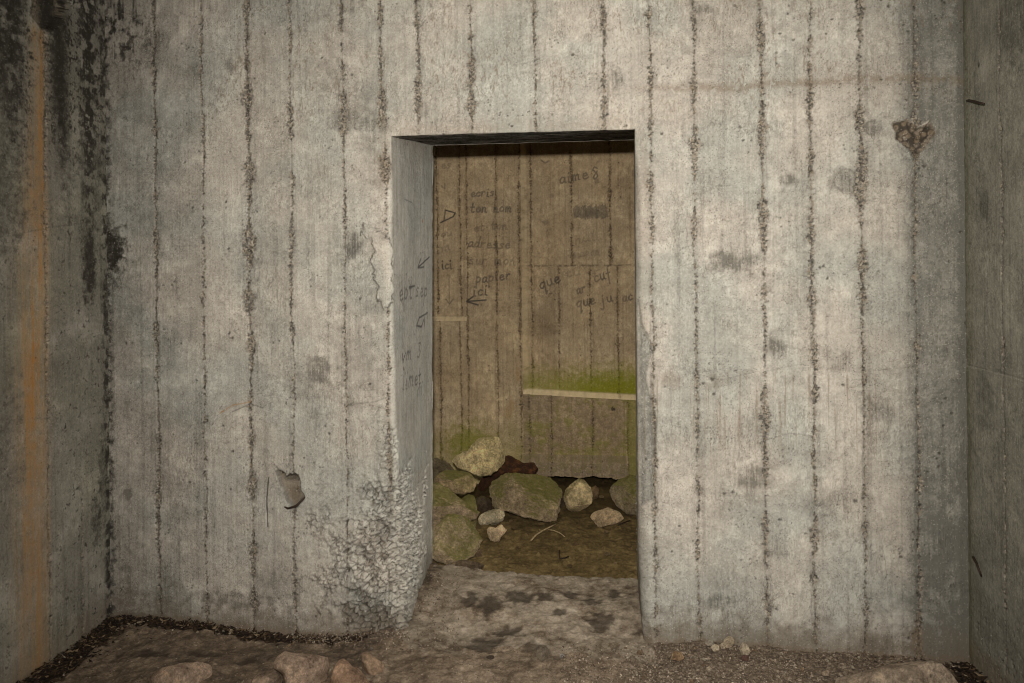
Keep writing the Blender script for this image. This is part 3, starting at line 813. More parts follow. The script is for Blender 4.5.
line('S', (592, 180), (600, 178), .042, .62, RR); s.blob('ink', *FW(597, 181, RR), .018, .02, .4, .4)
line('ma', (551, 197), (553.5, 197), .02, .3, RR)
# scribbled-out word
for i in range(26):
    a = np.array(FW(575 + i * 1.28, 219 - random.random() * 3, RR)); b = np.array(FW(573.5 + i * 1.32, 206 - i * .1 + random.random() * 4, RR))
    s.stroke('ink', [a, b], pw, .62, 0, .5)
s.blob('ink', *FW(591, 213, RR), .085, .038, .62, .45, .6)
line('nul', (575, 244), (597, 240), .034, .30, RR); line('maman', (574, 257), (600, 255), .030, .28, RR)
line('que', (541, 290), (562, 280), .040, .72, RR); line('tu', (566, 278), (582, 274), .03, .32, RR)
line('ar', (577, 294), (587, 292), .036, .55, RR); line('cuf', (595, 283), (613, 277), .042, .62, RR); line('que', (577, 308), (597, 304), .040, .58, RR); line('ju', (601, 305), (614, 301), .036, .58, RR); line('ac', (623, 302), (634, 300), .036, .55, RR)
s.stroke('ink', [FW(541, 160, RR), FW(545, 163, RR), FW(549, 161, RR)], pw, .5); s.blob('ink', *FW(546, 222, RR), .03, .02, .3, .5)
s.done()
Y = YF + RL * np.clip((V - zLb) / SPL, 0, 1) * (U <= xs_p + 1e-6) + RR * np.minimum(np.clip((U - xs_r) / SPX, 0, 1), np.clip((V - zR) / SPR, 0, 1))
foot = np.clip((.16 - V) / .05, 0, 1) * (U > -.6)
Y = Y - s.d - .07 * ss(0, 1, foot) * (V > .015 + (s.n6 - .5) * .05) + .36 * (V <= .015 + (s.n6 - .5) * .05) * (U > -.5)
s.a['moss'] = np.maximum(s.a['moss'], .15 * ((V > .05) & (V < .16) & (U > -.6)) * ss(.42, .6, s.n25)); s.a['cool'] = np.maximum(s.a['cool'], ((V < .15) & (V > .03) & (U > -.45)) * 1.0)
P = np.stack([U, Y, Vt], -1)
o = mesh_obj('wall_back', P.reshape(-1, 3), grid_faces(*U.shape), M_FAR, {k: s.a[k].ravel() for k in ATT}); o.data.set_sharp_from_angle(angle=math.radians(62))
tag(o, 'brown concrete wall of the inner chamber covered in pencilled writing', kind='structure')


# chamber side walls and both ceilings, same concrete
def plain(name, o0, eu, ev, nu, nv, mat, seed, label):
    t, r = np.meshgrid(np.linspace(0, 1, nu), np.linspace(0, 1, nv))
    o0, eu, ev = map(np.array, (o0, eu, ev)); n = np.cross(eu, ev); n = n / np.linalg.norm(n)
    s = Surf(t * np.linalg.norm(eu), r * np.linalg.norm(ev), seed)
    for i in range(1, int(np.linalg.norm(eu) / .19)): s.seam(i * .19, .01, seed=i)
    s.done()
    P = o0 + t[..., None] * eu + r[..., None] * ev + n * s.d[..., None]
    return tag(mesh_obj(name, P.reshape(-1, 3), grid_faces(nv, nu), mat, {k: s.a[k].ravel() for k in ATT}), label, kind='structure')


plain('wall_chamber_left', (XC0 + .01, T - .02, -.2), (0, YF + .42 - T, 0), (0, 0, 2.62), 150, 120, M_FAR, 41, 'inner chamber side wall on the left')
plain('wall_chamber_right', (XC1 - .01, YF + .40, -.2), (0, T - YF - .42, 0), (0, 0, 2.62), 150, 120, M_FAR, 42, 'inner chamber side wall on the right')
plain('ceiling_chamber', (XL - .1, .03, 2.40), (XR - XL + .2, 0, 0), (0, YF + .5, 0), 160, 100, M_FAR, 43, 'inner chamber concrete ceiling')
plain('wall_rear', (XL - .1, -4.15, -.1), (XR - XL + .2, 0, 0), (0, 0, ZTOP + .15), 120, 100, M_SIDE, 45, 'rear wall of the front room')
plain('wall_right_rear', (XR, -2.7, -.1), (0, -1.5, 0), (0, 0, ZTOP + .15), 60, 100, M_SIDE, 46, 'right wall beyond the added side opening for daylight')  # gap in front of it is an added, unseen opening letting daylight in
plain('ceiling', (XL - .1, -4.2, ZTOP - .02), (XR - XL + .2, 0, 0), (0, 4.35, 0), 200, 200, M_SIDE, 44, 'concrete ceiling of the front room')

# ------------------------------------------------------------------ floors
n = NT('earth_and_old_screed')
t = n.math('ADD', n.attr('tone'), n.math('MULTIPLY', n.math('SUBTRACT', n.noise(120, 6, .75), .5), .9))
t = n.math('ADD', t, n.math('MULTIPLY', n.math('SUBTRACT', n.noise(16, 9, .7), .5), .9))
c = n.ramp(t, [(.0, (.050, .036, .025)), (.35, (.145, .108, .075)), (.65, (.275, .215, .155)), (1., (.46, .385, .30))])
vd, vc = n.vor(150); sp = n.new('ShaderNodeSeparateColor'); n.t.links.new(vc, sp.inputs[0])
pd, pc = n.vor(120); s4 = n.new('ShaderNodeSeparateColor'); n.t.links.new(pc, s4.inputs[0])
fl_ = n.math('MULTIPLY', n.range(pd, .25, .42, 1, 0), n.range(s4.outputs[0], .86, .93))
c = n.mix(n.math('MULTIPLY', fl_, .8), c, n.ramp(s4.outputs[2], [(0, (.04, .03, .02)), (.55, (.06, .045, .03)), (.6, (.30, .25, .19)), (1, (.45, .39, .31))]))
ck = n.range(n.math('ABSOLUTE', n.math('SUBTRACT', n.noise(7, 7, .6), .5)), .002, .012, 1, 0)
c = n.mix(n.math('MULTIPLY', ck, .5), c, (.055, .040, .028))
c = n.mix(n.attr('grit'), c, n.ramp(sp.outputs[0], [(0, (.075, .055, .04)), (.5, (.14, .108, .078)), (.85, (.20, .16, .12)), (1, (.32, .27, .21))]))
c = n.mix(n.attr('grey'), c, n.ramp(t, [(.0, (.15, .122, .095)), (.5, (.275, .235, .18)), (1., (.46, .40, .325))]))
c = n.mix(n.attr('damp'), c, (.040, .030, .021))
c = n.mix(n.attr('litter'), c, n.ramp(n.noise(170, 5, .8), [(.3, (.010, .007, .005)), (.55, (.045, .03, .018)), (.72, (.12, .08, .045))]))
n.bump(n.math('ADD', n.noise(180, 5, .75), n.math('MULTIPLY', n.noise(45, 4), .8)), .6, .006)
M_FLOOR = n.color(c)
n = NT('ochre_silt')
t = n.math('ADD', n.attr('tone'), n.math('MULTIPLY', n.math('SUBTRACT', n.noise(70, 6, .75), .5), .9))
c = n.ramp(t, [(.0, (.040, .026, .007)), (.4, (.105, .074, .030)), (.75, (.20, .145, .062)), (1., (.34, .26, .13))])
c = n.mix(n.attr('damp'), c, (.045, .028, .008))
n.bump(n.math('ADD', n.noise(90, 6, .75), n.noise(30, 4)), .7, .010)
M_SILT = n.color(c)


def floor_z(x, y):
    b = zb(x) * ss(-.55, -.02, y)
    inside = (y > .0) & (x > -.9) & (x < .4)
    b = np.where(y > 0, zb(np.clip(x, -.72, .17)) * (1 - ss(0, .25, y)) + .0, b)
    h = (fbm(x * 5, y * 5, 61, 4) - .5) * .035 + (fbm(x * 22, y * 22, 62, 4) - .5) * .014
    return b + h * ss(.0, .06, np.abs(x - XL) * 0 + .06)


EB = [hz(0, *p) for p in ((425, 562), (440, 563), (470, 567), (500, 573), (540, 574), (580, 577), (612, 578), (640, 579))]
eb = np.array(EB)
xg = axis([(XL - .1, -2.0, .03), (-2.0, 1.45, .0042), (1.45, XR + .1, .03)])
yend = lambda x: np.interp(x, eb[:, 0], eb[:, 1]) + (fbm(x * 18, x * 0, 63) - .5) * .035
ty = np.concatenate([axis([(-4.2, -.62, .06)]), axis([(-.62, .02, .0042)])[1:]])
tz = np.linspace(0, 1, 150)[1:]
U = np.broadcast_to(xg[None], (len(ty) + len(tz) + 6, len(xg))).copy()
Ye = yend(np.clip(xg, eb[0, 0], eb[-1, 0]))
Yg = np.concatenate([np.broadcast_to(ty[:, None], (len(ty), len(xg))), .02 + (Ye - .02)[None] * tz[:, None]], 0)
drop = [(.003, -.004), (.006, -.014), (.008, -.03), (.010, -.06), (.012, -.10), (.012, -.14)]
Yall = np.concatenate([Yg] + [(Ye + a + (fbm(xg * 30, xg * 0 + a * 50, 64) - .5) * .012)[None] for a, _ in drop], 0)
Z = floor_z(U, np.minimum(Yall, .6))
u_, v_ = U, Yall
n6 = fbm(u_ * 6, v_ * 6, 65); n25 = fbm(u_ * 25, v_ * 25, 66); n90 = fbm(u_ * 90, v_ * 90, 67, 3)
tone = .50 + (n6 - .5) * .45 + (n25 - .5) * .5 + (n90 - .5) * .4
# litter-filled channel along the left wall and below the wall with the doorway
lit = np.maximum(1 - ss(.07, .16, (u_ - XL) + (n25 - .5) * .09 + .03 * (v_ + .1)), (1 - ss(.045, .085, -v_ + (n25 - .5) * .05)) * (1 - ss(-1.0, -.86, u_)) * (v_ < .02))
lit = np.maximum(lit, ss(XR - .17, XR - .08, u_ + (n25 - .5) * .14 + v_ * .25 + .02) * (v_ < .02))
lit = np.clip(lit, 0, 1)
grit = ss(.02, .20, u_ + (n6 - .5) * .3) * (1 - ss(-.02, .05, v_ + (n25 - .5) * .08)) * (1 - lit)
grit = np.maximum(grit, (1 - ss(.02, .07, -v_ + (n25 - .5) * .05)) * (v_ < .05) * (u_ < -.70) * .8 * (1 - lit))
jamb_d = np.minimum(u_ - np.interp(v_, [0, T], [xeL(0.), xbL(0.)]), np.interp(v_, [0, T], [xeR(0.), xbR(0.)]) - u_)
sill = (v_ > -.12 + (n6 - .5) * .3) * (u_ > -.75) * (u_ < .25)
grey = sill * ss(.35, .60, n6 * .6 + n25 * .4 + .04) * .75
damp = np.zeros(u_.shape)
for px, py, rx, rz in ((490, 604, 16, 10), (520, 596, 18, 7), (545, 597, 12, 5), (508, 626, 18, 6), (600, 619, 16, 9), (570, 594, 10, 5), (590, 600, 12, 5), (485, 638, 20, 10), (535, 642, 16, 6), (470, 600, 10, 8), (246, 655, 9, 5), (560, 610, 8, 4), (615, 594, 8, 6), (150, 652, 26, 6), (205, 648, 20, 4)):
    p = hz(0, px, py); q = hz(0, px + rx, py); r2 = hz(0, px, py - rz)
    d = np.sqrt(((u_ - p[0]) / (q[0] - p[0])) ** 2 + ((v_ - p[1]) / (r2[1] - p[1])) ** 2) + (n25 - .5) * 1.2
    damp = np.maximum(damp, (1 - ss(.5, 1.1, d)) * .75)
for px, py, rx, rz in ((215, 660, 3, 2), (425, 605, 9, 12), (500, 612, 12, 4), (575, 609, 16, 3), (540, 640, 8, 8), (435, 650, 20, 4)):
    p = hz(0, px, py); q = hz(0, px + rx, py); r2 = hz(0, px, py - rz)
    d = np.sqrt(((u_ - p[0]) / (q[0] - p[0])) ** 2 + ((v_ - p[1]) / (r2[1] - p[1])) ** 2) + (n25 - .5) * 1.2
    tone = tone + (1 - ss(.5, 1.1, d)) * .28
dust = (1 - ss(.0, .10, jamb_d + (n25 - .5) * .08)) * (v_ > 0)
tone = tone - dust * .25 - .13 * (1 - ss(-.95, -.5, u_ + (n6 - .5) * .4)) * (v_ < .05) - .05 * (v_ < 0)
f1, f2, idv = worley(u_ * 70, v_ * 70, 12); g1, g2, gid = worley(u_ * 140, v_ * 140, 13)
Z = Z + grit * ((.4 - f1) * .007 + (idv - .5) * .004 + (.4 - g1) * .003) - lit * (.022 - (n90 - .5) * .02) + (1 - lit) * (n90 - .5) * .004
Z = Z - damp * .004
for i, (_, dz) in enumerate(drop): Z[len(ty) + len(tz) + i] += dz
Z = np.where((v_ > .03) & ((u_ < xeL(0.) - .03) | (u_ > xeR(0.) + .03)), Z - .05, Z)
P = np.stack([U, Yall, Z], -1)
fl = mesh_obj('floor', P.reshape(-1, 3), grid_faces(*U.shape), M_FLOOR, dict(tone=tone.ravel(), grit=grit.ravel(), grey=np.clip(grey, 0, 1).ravel(), damp=damp.ravel(), litter=lit.ravel()))
tag(fl, 'dusty brown floor of earth and old screed', kind='structure')


def cham_z(x, y): return ZC + (fbm(x * 4, y * 4, 68, 4) - .5) * .05 + (fbm(x * 16, y * 16, 69, 4) - .5) * .022


xg = axis([(XC0, -1.2, .04), (-1.2, .5, .0055), (.5, XC1, .04)]); yg = axis([(.45, YF + .42, .0055)])
U, V = np.meshgrid(xg, yg)
n6 = fbm(U * 6, V * 6, 70); n25 = fbm(U * 25, V * 25, 71); n90 = fbm(U * 80, V * 80, 73, 3)
f1, f2, idv = worley(U * 34 + n25, V * 34 + n90, 15)
Z = cham_z(U, V) + (n90 - .5) * .008 + (1 - ss(.1, .34, f1)) * (idv > .82) * .010
tone = .46 + (n6 - .5) * .7 + (n25 - .5) * .6 + (n90 - .5) * .3 + (1 - ss(.75, 1.2, V)) * .12
damp = ss(1.30, 1.70, V + (n6 - .5) * .4) * .75  # shade painted into the silt, darkening it towards the far wall
o = mesh_obj('floor_chamber', np.stack([U, V, Z], -1).reshape(-1, 3), grid_faces(*U.shape), M_SILT, dict(tone=tone.ravel(), damp=damp.ravel()))
tag(o, 'ochre silt floor of the inner chamber', kind='structure')


# ------------------------------------------------------------------ stones
n = NT('limestone')
oi = n.new('ShaderNodeObjectInfo')
t = n.math('ADD', n.math('MULTIPLY', n.noise(14, 6, .7), .6), n.math('MULTIPLY', n.noise(80, 5, .75), .45))
shade = n.ramp(t, [(.34, (.12, .10, .085)), (.45, (.60, .57, .54)), (.55, (1.05, 1.03, 1.0)), (.68, (1.95, 1.88, 1.78))])
c = n.mix(1.0, oi.outputs['Color'], shade, 'MULTIPLY')
c = n.mix(n.attr('moss'), c, n.mix(n.noise(40, 5, .7), (.095, .088, .014), (.42, .38, .13)))
cr = n.range(n.math('ABSOLUTE', n.math('SUBTRACT', n.noise(11, 7, .6), .5)), .004, .022, 1, 0)
c = n.mix(n.math('MULTIPLY', cr, .22), c, (.05, .036, .022))
c = n.mix(n.attr('soil'), c, (.060, .040, .022))
n.bump(n.math('ADD', n.noise(38, 8, .78), n.math('MULTIPLY', n.noise(160, 4), .35)), 1.0, .040)
M_ROCK = n.color(c)


def ico(sub):
    import bmesh
    bm = bmesh.new(); bmesh.ops.create_icosphere(bm, subdivisions=sub, radius=1.0)
    V = np.array([v.co[:] for v in bm.verts]); Fc = np.array([[v.index for v in f.verts] for f in bm.faces]); bm.free()
    return V, Fc


ICO = {k: ico(k) for k in (2, 3, 4, 5, 6)}


def rock(name, label, outline, dist, thick, col, cat='stone', seed=0, moss=0., soil=.2, sub=5, rough=1., cuts=11, ground=None, sink=.012, group=None, mat=None):
    """a stone whose outline was measured in the photograph, given its own distance, depth and facets"""
    r = np.random.default_rng(seed + 100)
    op = np.array(outline, float); c2 = (op.max(0) + op.min(0)) / 2
    # area centroid, so the outline stays star-shaped
    x, y = op[:, 0], op[:, 1]; x1, y1 = np.roll(x, -1), np.roll(y, -1); A = (x * y1 - x1 * y); c2 = np.array([((x + x1) * A).sum(), ((y + y1) * A).sum()]) / (3 * A.sum())
    d = ray(*c2); d = d / np.linalg.norm(d)
    ra = np.cross(d, [0, 0, 1]); ra /= np.linalg.norm(ra); ua = np.cross(ra, d)
    def build(dist):
        C = CAM + d * dist
        ab = []
        for p in op:
            e = ray(*p); k = dist / (e @ d); q = CAM + e * k - C; ab.append((q @ ra, q @ ua))
        ab = np.array(ab)
        th = np.linspace(-np.pi, np.pi, 361); R = np.zeros(361)
        for i, t in enumerate(th):
            cs, sn = math.cos(t), math.sin(t); best = 0
            for (ax, ay), (bx, by) in zip(ab, np.roll(ab, -1, 0)):
                den = cs * (by - ay) - sn * (bx - ax)
                if abs(den) < 1e-12: continue
                k = (ax * (by - ay) - ay * (bx - ax)) / den; m = (ax * sn - ay * cs) / den * -1
                m = ((k * cs - ax) * (bx - ax) + (k * sn - ay) * (by - ay)) / ((bx - ax) ** 2 + (by - ay) ** 2)
                if k > best and -1e-6 <= m <= 1 + 1e-6: best = k
            R[i] = best
        Vn, Fc = ICO[sub]
        a, b, c = Vn[:, 0], Vn[:, 1], Vn[:, 2]
        rho = np.sqrt(a * a + b * b); t = np.arctan2(b, a)
        Rt = np.interp(t, th, R)
        f = rho ** .72
        cc = np.sign(c) * np.abs(c) ** .85 * thick / 2
        L = np.stack([Rt * f * np.cos(t), Rt * f * np.sin(t), cc], 1)
        S = R.mean()
        nrm = L / (np.linalg.norm(L, axis=1, keepdims=True) + 1e-9)
        rel = (n3(L / S, 1.6, seed) - .5) * .30 + (n3(L / S, 4.2, seed + 2) - .5) * .18
        L = L + nrm * (rel * S * rough)[:, None]
        rr = np.random.default_rng(seed + 5)
        for i in range(cuts):                       # broken faces
            nn = rr.normal(size=3); nn[2] = (abs(nn[2]) + .55) * (1 if i % 4 else -1); nn /= np.linalg.norm(nn)
            pr = L @ nn; off = pr.max() * rr.uniform(.58, .82)
            ex = np.maximum(pr - off, 0); L = L - nn * (ex * .95)[:, None]
        nrm = L / (np.linalg.norm(L, axis=1, keepdims=True) + 1e-9)
        rel = (n3(L / S, 5, seed + 3) - .5) * .14 + (np.abs(n3(L / S, 8, seed + 4, 5) - .5)) * -.26 + .025 + (n3(L / S, 18, seed + 6, 3) - .5) * .15
        L = L + nrm * (rel * S * rough)[:, None]
        return C, L[:, :1] * ra + L[:, 1:2] * ua - L[:, 2:] * d, Fc
    C, L, Fc = build(dist)
    if ground is not None:
        for _ in range(8):
            C, L, Fc = build(dist)
            w = C + L; i = w[:, 2].argmin(); gap = w[i, 2] - (float(ground(np.array(w[i, 0]), np.array(w[i, 1]))) - sink)
            dist += gap / max(.2, -d[2])
    w = C + L
    tri = w[Fc]; fn = np.cross(tri[:, 1] - tri[:, 0], tri[:, 2] - tri[:, 0]); vn = np.zeros_like(w)
    for k in range(3): np.add.at(vn, Fc[:, k], fn)
    vn /= np.linalg.norm(vn, axis=1, keepdims=True) + 1e-12
    nz = n3(w, 9, seed + 20, 4); nf = n3(w, 40, seed + 22, 3)
    ms = np.clip(ss(.30, .66, nz * .8 + nf * .35 + .30 * vn[:, 2] - .28 + (moss - .5) * .5) * min(1, moss * 1.7), 0, 1)
    z0 = w[:, 2].min(); so = (1 - ss(.0, .06, w[:, 2] - z0 + (nf - .5) * .06)) * soil * 2
    base = np.array([w[:, 0].mean(), w[:, 1].mean(), z0])
    o = mesh_obj(name, w - base, Fc, mat or M_ROCK, dict(moss=ms, soil=np.clip(so, 0, 1)), loc=base, smooth=False)
    o.color = (*col, 1)
    tag(o, label, cat, group)
    return o


def crop(pts, x0, y0, k): return [(x0 + a / k, y0 + b / k) for a, b in pts]
def Q(*pts): return crop(pts, 420, 430, 4.27)


GP = 'rubble heaped behind the doorway'
LIME = (.82, .67, .40); GREYR = (.54, .43, .28); TAN = (.82, .64, .41); DRK = (.15, .11, .07)
# first those standing on the chamber floor
rock('stone', 'large flat-sided mossy boulder in the middle of the rubble', Q((262, 235), (300, 205), (370, 185), (440, 182), (500, 188), (560, 198), (600, 230), (606, 275), (592, 310), (582, 388), (525, 386), (450, 368), (385, 346), (322, 330), (300, 282), (266, 252)), 4.45, .34, GREYR, seed=3, moss=.62, ground=cham_z, sub=6, cuts=8, group=GP)
rock('stone', 'upright egg-shaped pale stone just right of the big boulder', Q((612, 290), (620, 255), (648, 228), (678, 206), (710, 225), (740, 265), (742, 312), (705, 345), (662, 369), (630, 340)), 4.4, .20, LIME, seed=12, moss=.52, ground=cham_z, group=GP)
rock('stone', 'rounded green-grey boulder half hidden by the right door jamb', Q((808, 255), (820, 235), (845, 208), (880, 190), (930, 198), (965, 230), (970, 300), (940, 365), (890, 358), (840, 322), (815, 290)), 4.3, .28, (.44, .36, .24), seed=14, moss=.62, ground=cham_z, sub=6, group=GP)
rock('stone', 'flat knobbly pale stone lying on the silt at right', Q((720, 360), (750, 348), (800, 332), (850, 350), (878, 374), (850, 396), (805, 405), (768, 416), (742, 390)), 4.0, .16, TAN, seed=16, moss=.08, ground=cham_z, rough=1.25, group=GP)
rock('stone', 'mossy slab of a stone nearest the doorway at left', Q((10, 470), (60, 420), (115, 366), (215, 370), (252, 420), (285, 470), (252, 512), (205, 550), (150, 573), (95, 562), (40, 548)), 3.75, .24, GREYR, seed=21, moss=.74, ground=cham_z, sub=6, cuts=9, group=GP)
rock('stone', 'broad mossy boulder behind the slab, against the left jamb', Q((0, 280), (40, 235), (75, 226), (112, 245), (165, 285), (215, 332), (252, 348), (240, 378), (190, 395), (110, 400), (50, 425), (5, 400)), 4.12, .26, (.58, .45, .30), seed=23, moss=.60, ground=None, sub=6, cuts=8, group=GP)
rock('stone', 'squat mossy stone under the topmost stone at left', Q((48, 222), (75, 195), (105, 172), (160, 174), (217, 182), (242, 222), (228, 260), (175, 277), (120, 262), (70, 248)), 4.32, .30, (.58, .45, .26), seed=25, moss=.62, ground=None, group=GP)
rock('stone', 'pale yellow stone with a sharp nose topping the heap', Q((130, 130), (160, 108), (205, 88), (245, 42), (290, 34), (332, 31), (372, 74), (388, 112), (345, 150), (302, 188), (255, 192), (185, 170), (146, 152)), 4.48, .30, (.95, .80, .45), seed=27, moss=.42, ground=None, sub=6, cuts=8, rough=1.15, group=GP)
rock('stone', 'fist-sized mottled white stone between boulder and slab', Q((248, 378), (268, 360), (295, 343), (345, 337), (368, 356), (358, 384), (328, 402), (290, 412), (256, 405)), 4.1, .12, (.76, .67, .46), seed=29, moss=.25, ground=cham_z, sub=4, rough=1.4, group=GP)
rock('stone', 'small two-horned tan stone in front of the mottled one', Q((272, 432), (300, 414), (325, 418), (345, 402), (372, 427), (352, 450), (335, 477), (302, 474), (280, 455)), 3.95, .11, TAN, seed=31, moss=.02, ground=cham_z, sub=4, rough=1.3, group=GP)
rock('stone', 'small green wedge-shaped stone tucked beside the broad boulder', Q((170, 284), (205, 264), (230, 280), (245, 330), (240, 410), (215, 440), (190, 410), (180, 340)), 4.15, .14, (.36, .31, .14), seed=33, moss=.72, ground=cham_z, sub=5, group=GP)
rock('stone', 'small dark stone in the gap left of the big boulder', Q((235, 295), (262, 280), (300, 295), (310, 340), (280, 352), (245, 360), (228, 330)), 4.35, .14, DRK, seed=35, moss=.35, ground=cham_z, sub=4, group=GP)
rock('stone', 'brown stub of stone peeping out right of the egg-shaped one', Q((722, 250), (750, 238), (764, 248), (762, 288), (738, 300), (720, 290)), 4.62, .12, (.32, .22, .12), seed=37, moss=.05, ground=cham_z, sub=4, group=GP)
rock('stone', 'dark stone wedged between big boulder and egg-shaped stone', Q((572, 290), (600, 270), (618, 285), (622, 325), (590, 338), (572, 320)), 4.5, .12, DRK, seed=39, moss=.1, ground=cham_z, sub=4, group=GP)
rock('stone', 'dull grey stone at the back, touching the far wall at left', Q((5, 150), (20, 130), (55, 105), (95, 112), (135, 135), (150, 200), (140, 330), (90, 380), (40, 380), (10, 330)), 4.72, .24, (.22, .18, .115), seed=41, moss=.15, ground=cham_z, sub=6, group=GP)
rock('stone', 'brown pebble-sized stone at the right foot of the mossy slab', Q((232, 515), (250, 500), (266, 520), (262, 545), (240, 545)), 3.8, .07, (.30, .21, .13), seed=43, moss=0, ground=cham_z, sub=3, group=GP)
rock('stone', 'flat crust of earth-coloured stone along the sill edge at left', Q((120, 572), (180, 556), (240, 562), (290, 580), (270, 600), (200, 600), (140, 592)), 3.62, .12, (.20, .15, .10), seed=47, moss=.05, ground=cham_z, sub=4, group=GP)
for i, (a, b, w_, lb) in enumerate(((797, 435, 14, 'small brown chip just below the flat knobbly stone'), (835, 569, 11, 'tiny pale chip near the sill edge at right'), (420, 505, 16, 'brown clod in the middle of the silt'), (388, 388, 12, 'brown crumb right of the mottled white stone'),
                                    (630, 468, 7, 'tiny grey pebble at the tip of the short twig'), (800, 531, 22, 'flat square chip on the silt at right'), (775, 285, 14, 'small tan stone in the dark hollow by the far wall'), (400, 420, 15, 'dark clod under the front of the big boulder'), (665, 490, 18, 'thin dark flake on the silt below the egg-shaped stone'), (640, 580, 14, 'dark crumb near the sill in the middle'))):
    h_ = w_ * .55
    rock('stone_chip', lb, Q((a - w_, b), (a - w_ * .5, b - h_), (a + w_ * .5, b - h_ * .8), (a + w_, b), (a + w_ * .4, b + h_ * .7), (a - w_ * .5, b + h_ * .6)), 4.0, .03, (.34, .25, .14) if i in (0, 1, 5, 6) else (.20, .14, .07), 'stone chip', seed=60 + i, soil=.05, sub=3, ground=cham_z, sink=.004, group='chips scattered on the silt')

# rotten wood behind the boulder
n = NT('rotten_wood')
w = n.noise(1, 5, .6, n.stretch(60, 60, 60)); c = n.ramp(n.noise(16, 6, .75), [(.3, (.012, .007, .004)), (.52, (.050, .022, .010)), (.68, (.16, .068, .022)), (.85, (.30, .15, .06))])
n.bump(w, .8, .012); M_WOOD = n.color(c)
rock('rotten_log', 'dark red-brown chunk of rotten wood wedged behind the big boulder', Q((235, 250), (262, 205), (300, 160), (345, 125), (378, 108), (410, 122), (440, 142), (482, 138), (504, 165), (490, 190), (445, 186), (390, 190), (335, 198), (290, 220), (262, 262)), 4.74, .16, (.1, .05, .03), 'log', seed=51, soil=0, sub=6, cuts=4, rough=1.0, mat=M_WOOD)


# ------------------------------------------------------------------ twigs and wires
def tube(name, pts, rads, mat, seg=7):
    pts = [Vector(p) for p in pts]; V, Fc = [], []
    for i, p in enumerate(pts):
        d = (pts[min(i + 1, len(pts) - 1)] - pts[max(i - 1, 0)]).normalized()
        a = d.orthogonal().normalized() if i == 0 else (prev - d * prev.dot(d)).normalized(); prev = a; b = d.cross(a)
        for k in range(seg):
            t = 2 * math.pi * k / seg; V.append(p + (a * math.cos(t) + b * math.sin(t)) * rads[min(i, len(rads) - 1)])
    m = len(pts)
    for i in range(m - 1):
        for k in range(seg): Fc.append((i * seg + k, i * seg + (k + 1) % seg, (i + 1) * seg + (k + 1) % seg, (i + 1) * seg + k))
    V.append(pts[0]); V.append(pts[-1])
    for k in range(seg):
        Fc.append((m * seg, (k + 1) % seg, k, k)); Fc.append((m * seg + 1, (m - 1) * seg + k, (m - 1) * seg + (k + 1) % seg, (m - 1) * seg + (k + 1) % seg))
    V = np.array(V); base = V.mean(0); base[2] = V[:, 2].min()
    me = bpy.data.meshes.new(name); me.from_pydata((V - base).tolist(), [], [tuple(dict.fromkeys(f)) for f in Fc]); me.update()
    for p in me.polygons: p.use_smooth = True
    me.materials.append(mat); o = bpy.data.objects.new(name, me); o.location = base; COL.objects.link(o); return o


n = NT('dry_twig'); M_TWIG = n.color(n.ramp(n.noise(90, 4), [(.3, (.20, .14, .07)), (.7, (.46, .37, .22))]))
n = NT('black_wire'); n.b.inputs['Roughness'].default_value = .6; M_WIRE = n.color(n.ramp(n.noise(150, 4), [(.3, (.012, .009, .007)), (.7, (.05, .03, .02))]))


def on_silt(px, py, lift):
    p = hz(ZC, px, py)
    for _ in range(4): p = hz(float(cham_z(np.array(p[0]), np.array(p[1]))) + lift, px, py)
    return p


tw = tube('twig', [on_silt(x, y, .012) for x, y in ((531, 540.5), (536, 535), (543, 530.5), (550, 527), (556, 524))], [.0045, .005, .0045, .004, .003], M_TWIG)
tag(tw, 'longer dry twig lying on the silt in front of the boulder', 'twig')
tw = tube('twig', [on_silt(x, y, .010) for x, y in ((548, 529.5), (554, 530.5), (560, 533), (565, 537))], [.003, .0035, .003, .0025], M_TWIG)
tag(tw, 'shorter curved dry twig branching off beside the longer one', 'twig')
tw = tube('twig', [on_silt(x, y, .008) for x, y in ((559.5, 550.5), (559.5, 555), (560, 558.5), (565, 558), (568.5, 556.5))], [.004, .004, .004, .0035, .003], M_WIRE)
tag(tw, 'dark bent twig near the sill below the pale twigs', 'twig')
tw = tube('twig', [on_silt(x, y, .010) for x, y in ((618, 525), (624, 522.5), (630, 520.5))], [.004, .004, .003], M_WIRE)
tag(tw, 'dark twig poking out beside the flat knobbly stone', 'twig')


def off_wall(px, py, off): p = hx(XR - off, px, py); return p


o = tube('wire_stub', [off_wall(966.5, 101, -.01), off_wall(968.5, 100.5, .010), off_wall(974, 101.5, .022), off_wall(980, 103, .028), off_wall(984, 103.8, .030)], [.0045, .005, .0045, .004, .0035], M_WIRE)
tag(o, 'black wire stub sticking out high on the right wall', 'wire')
o = tube('wire_stub', [off_wall(972.5, 557, -.012), off_wall(973.5, 557.5, .008), off_wall(976.5, 563, .016), off_wall(979, 570, .018), off_wall(981.5, 576.5, .012)], [.004, .0045, .004, .0038, .003], M_WIRE)
tag(o, 'bent black wire low on the right wall above the litter', 'wire')
o = tube('rusty_rod', [hy(.012, 281, 505), hy(-.006, 288, 508.5), hy(-.012, 296, 506), hy(-.008, 303, 499.5), hy(.012, 306, 496)], [.003, .0045, .005, .0045, .003], M_WIRE)
tag(o, 'dark rod crossing the broken hollow left of the doorway', 'rod')


# ------------------------------------------------------------------ stones in the front room
def S2(*p): return crop(p, 180, 600, 4.655)
def S3(*p): return crop(p, 640, 610, 4.655)


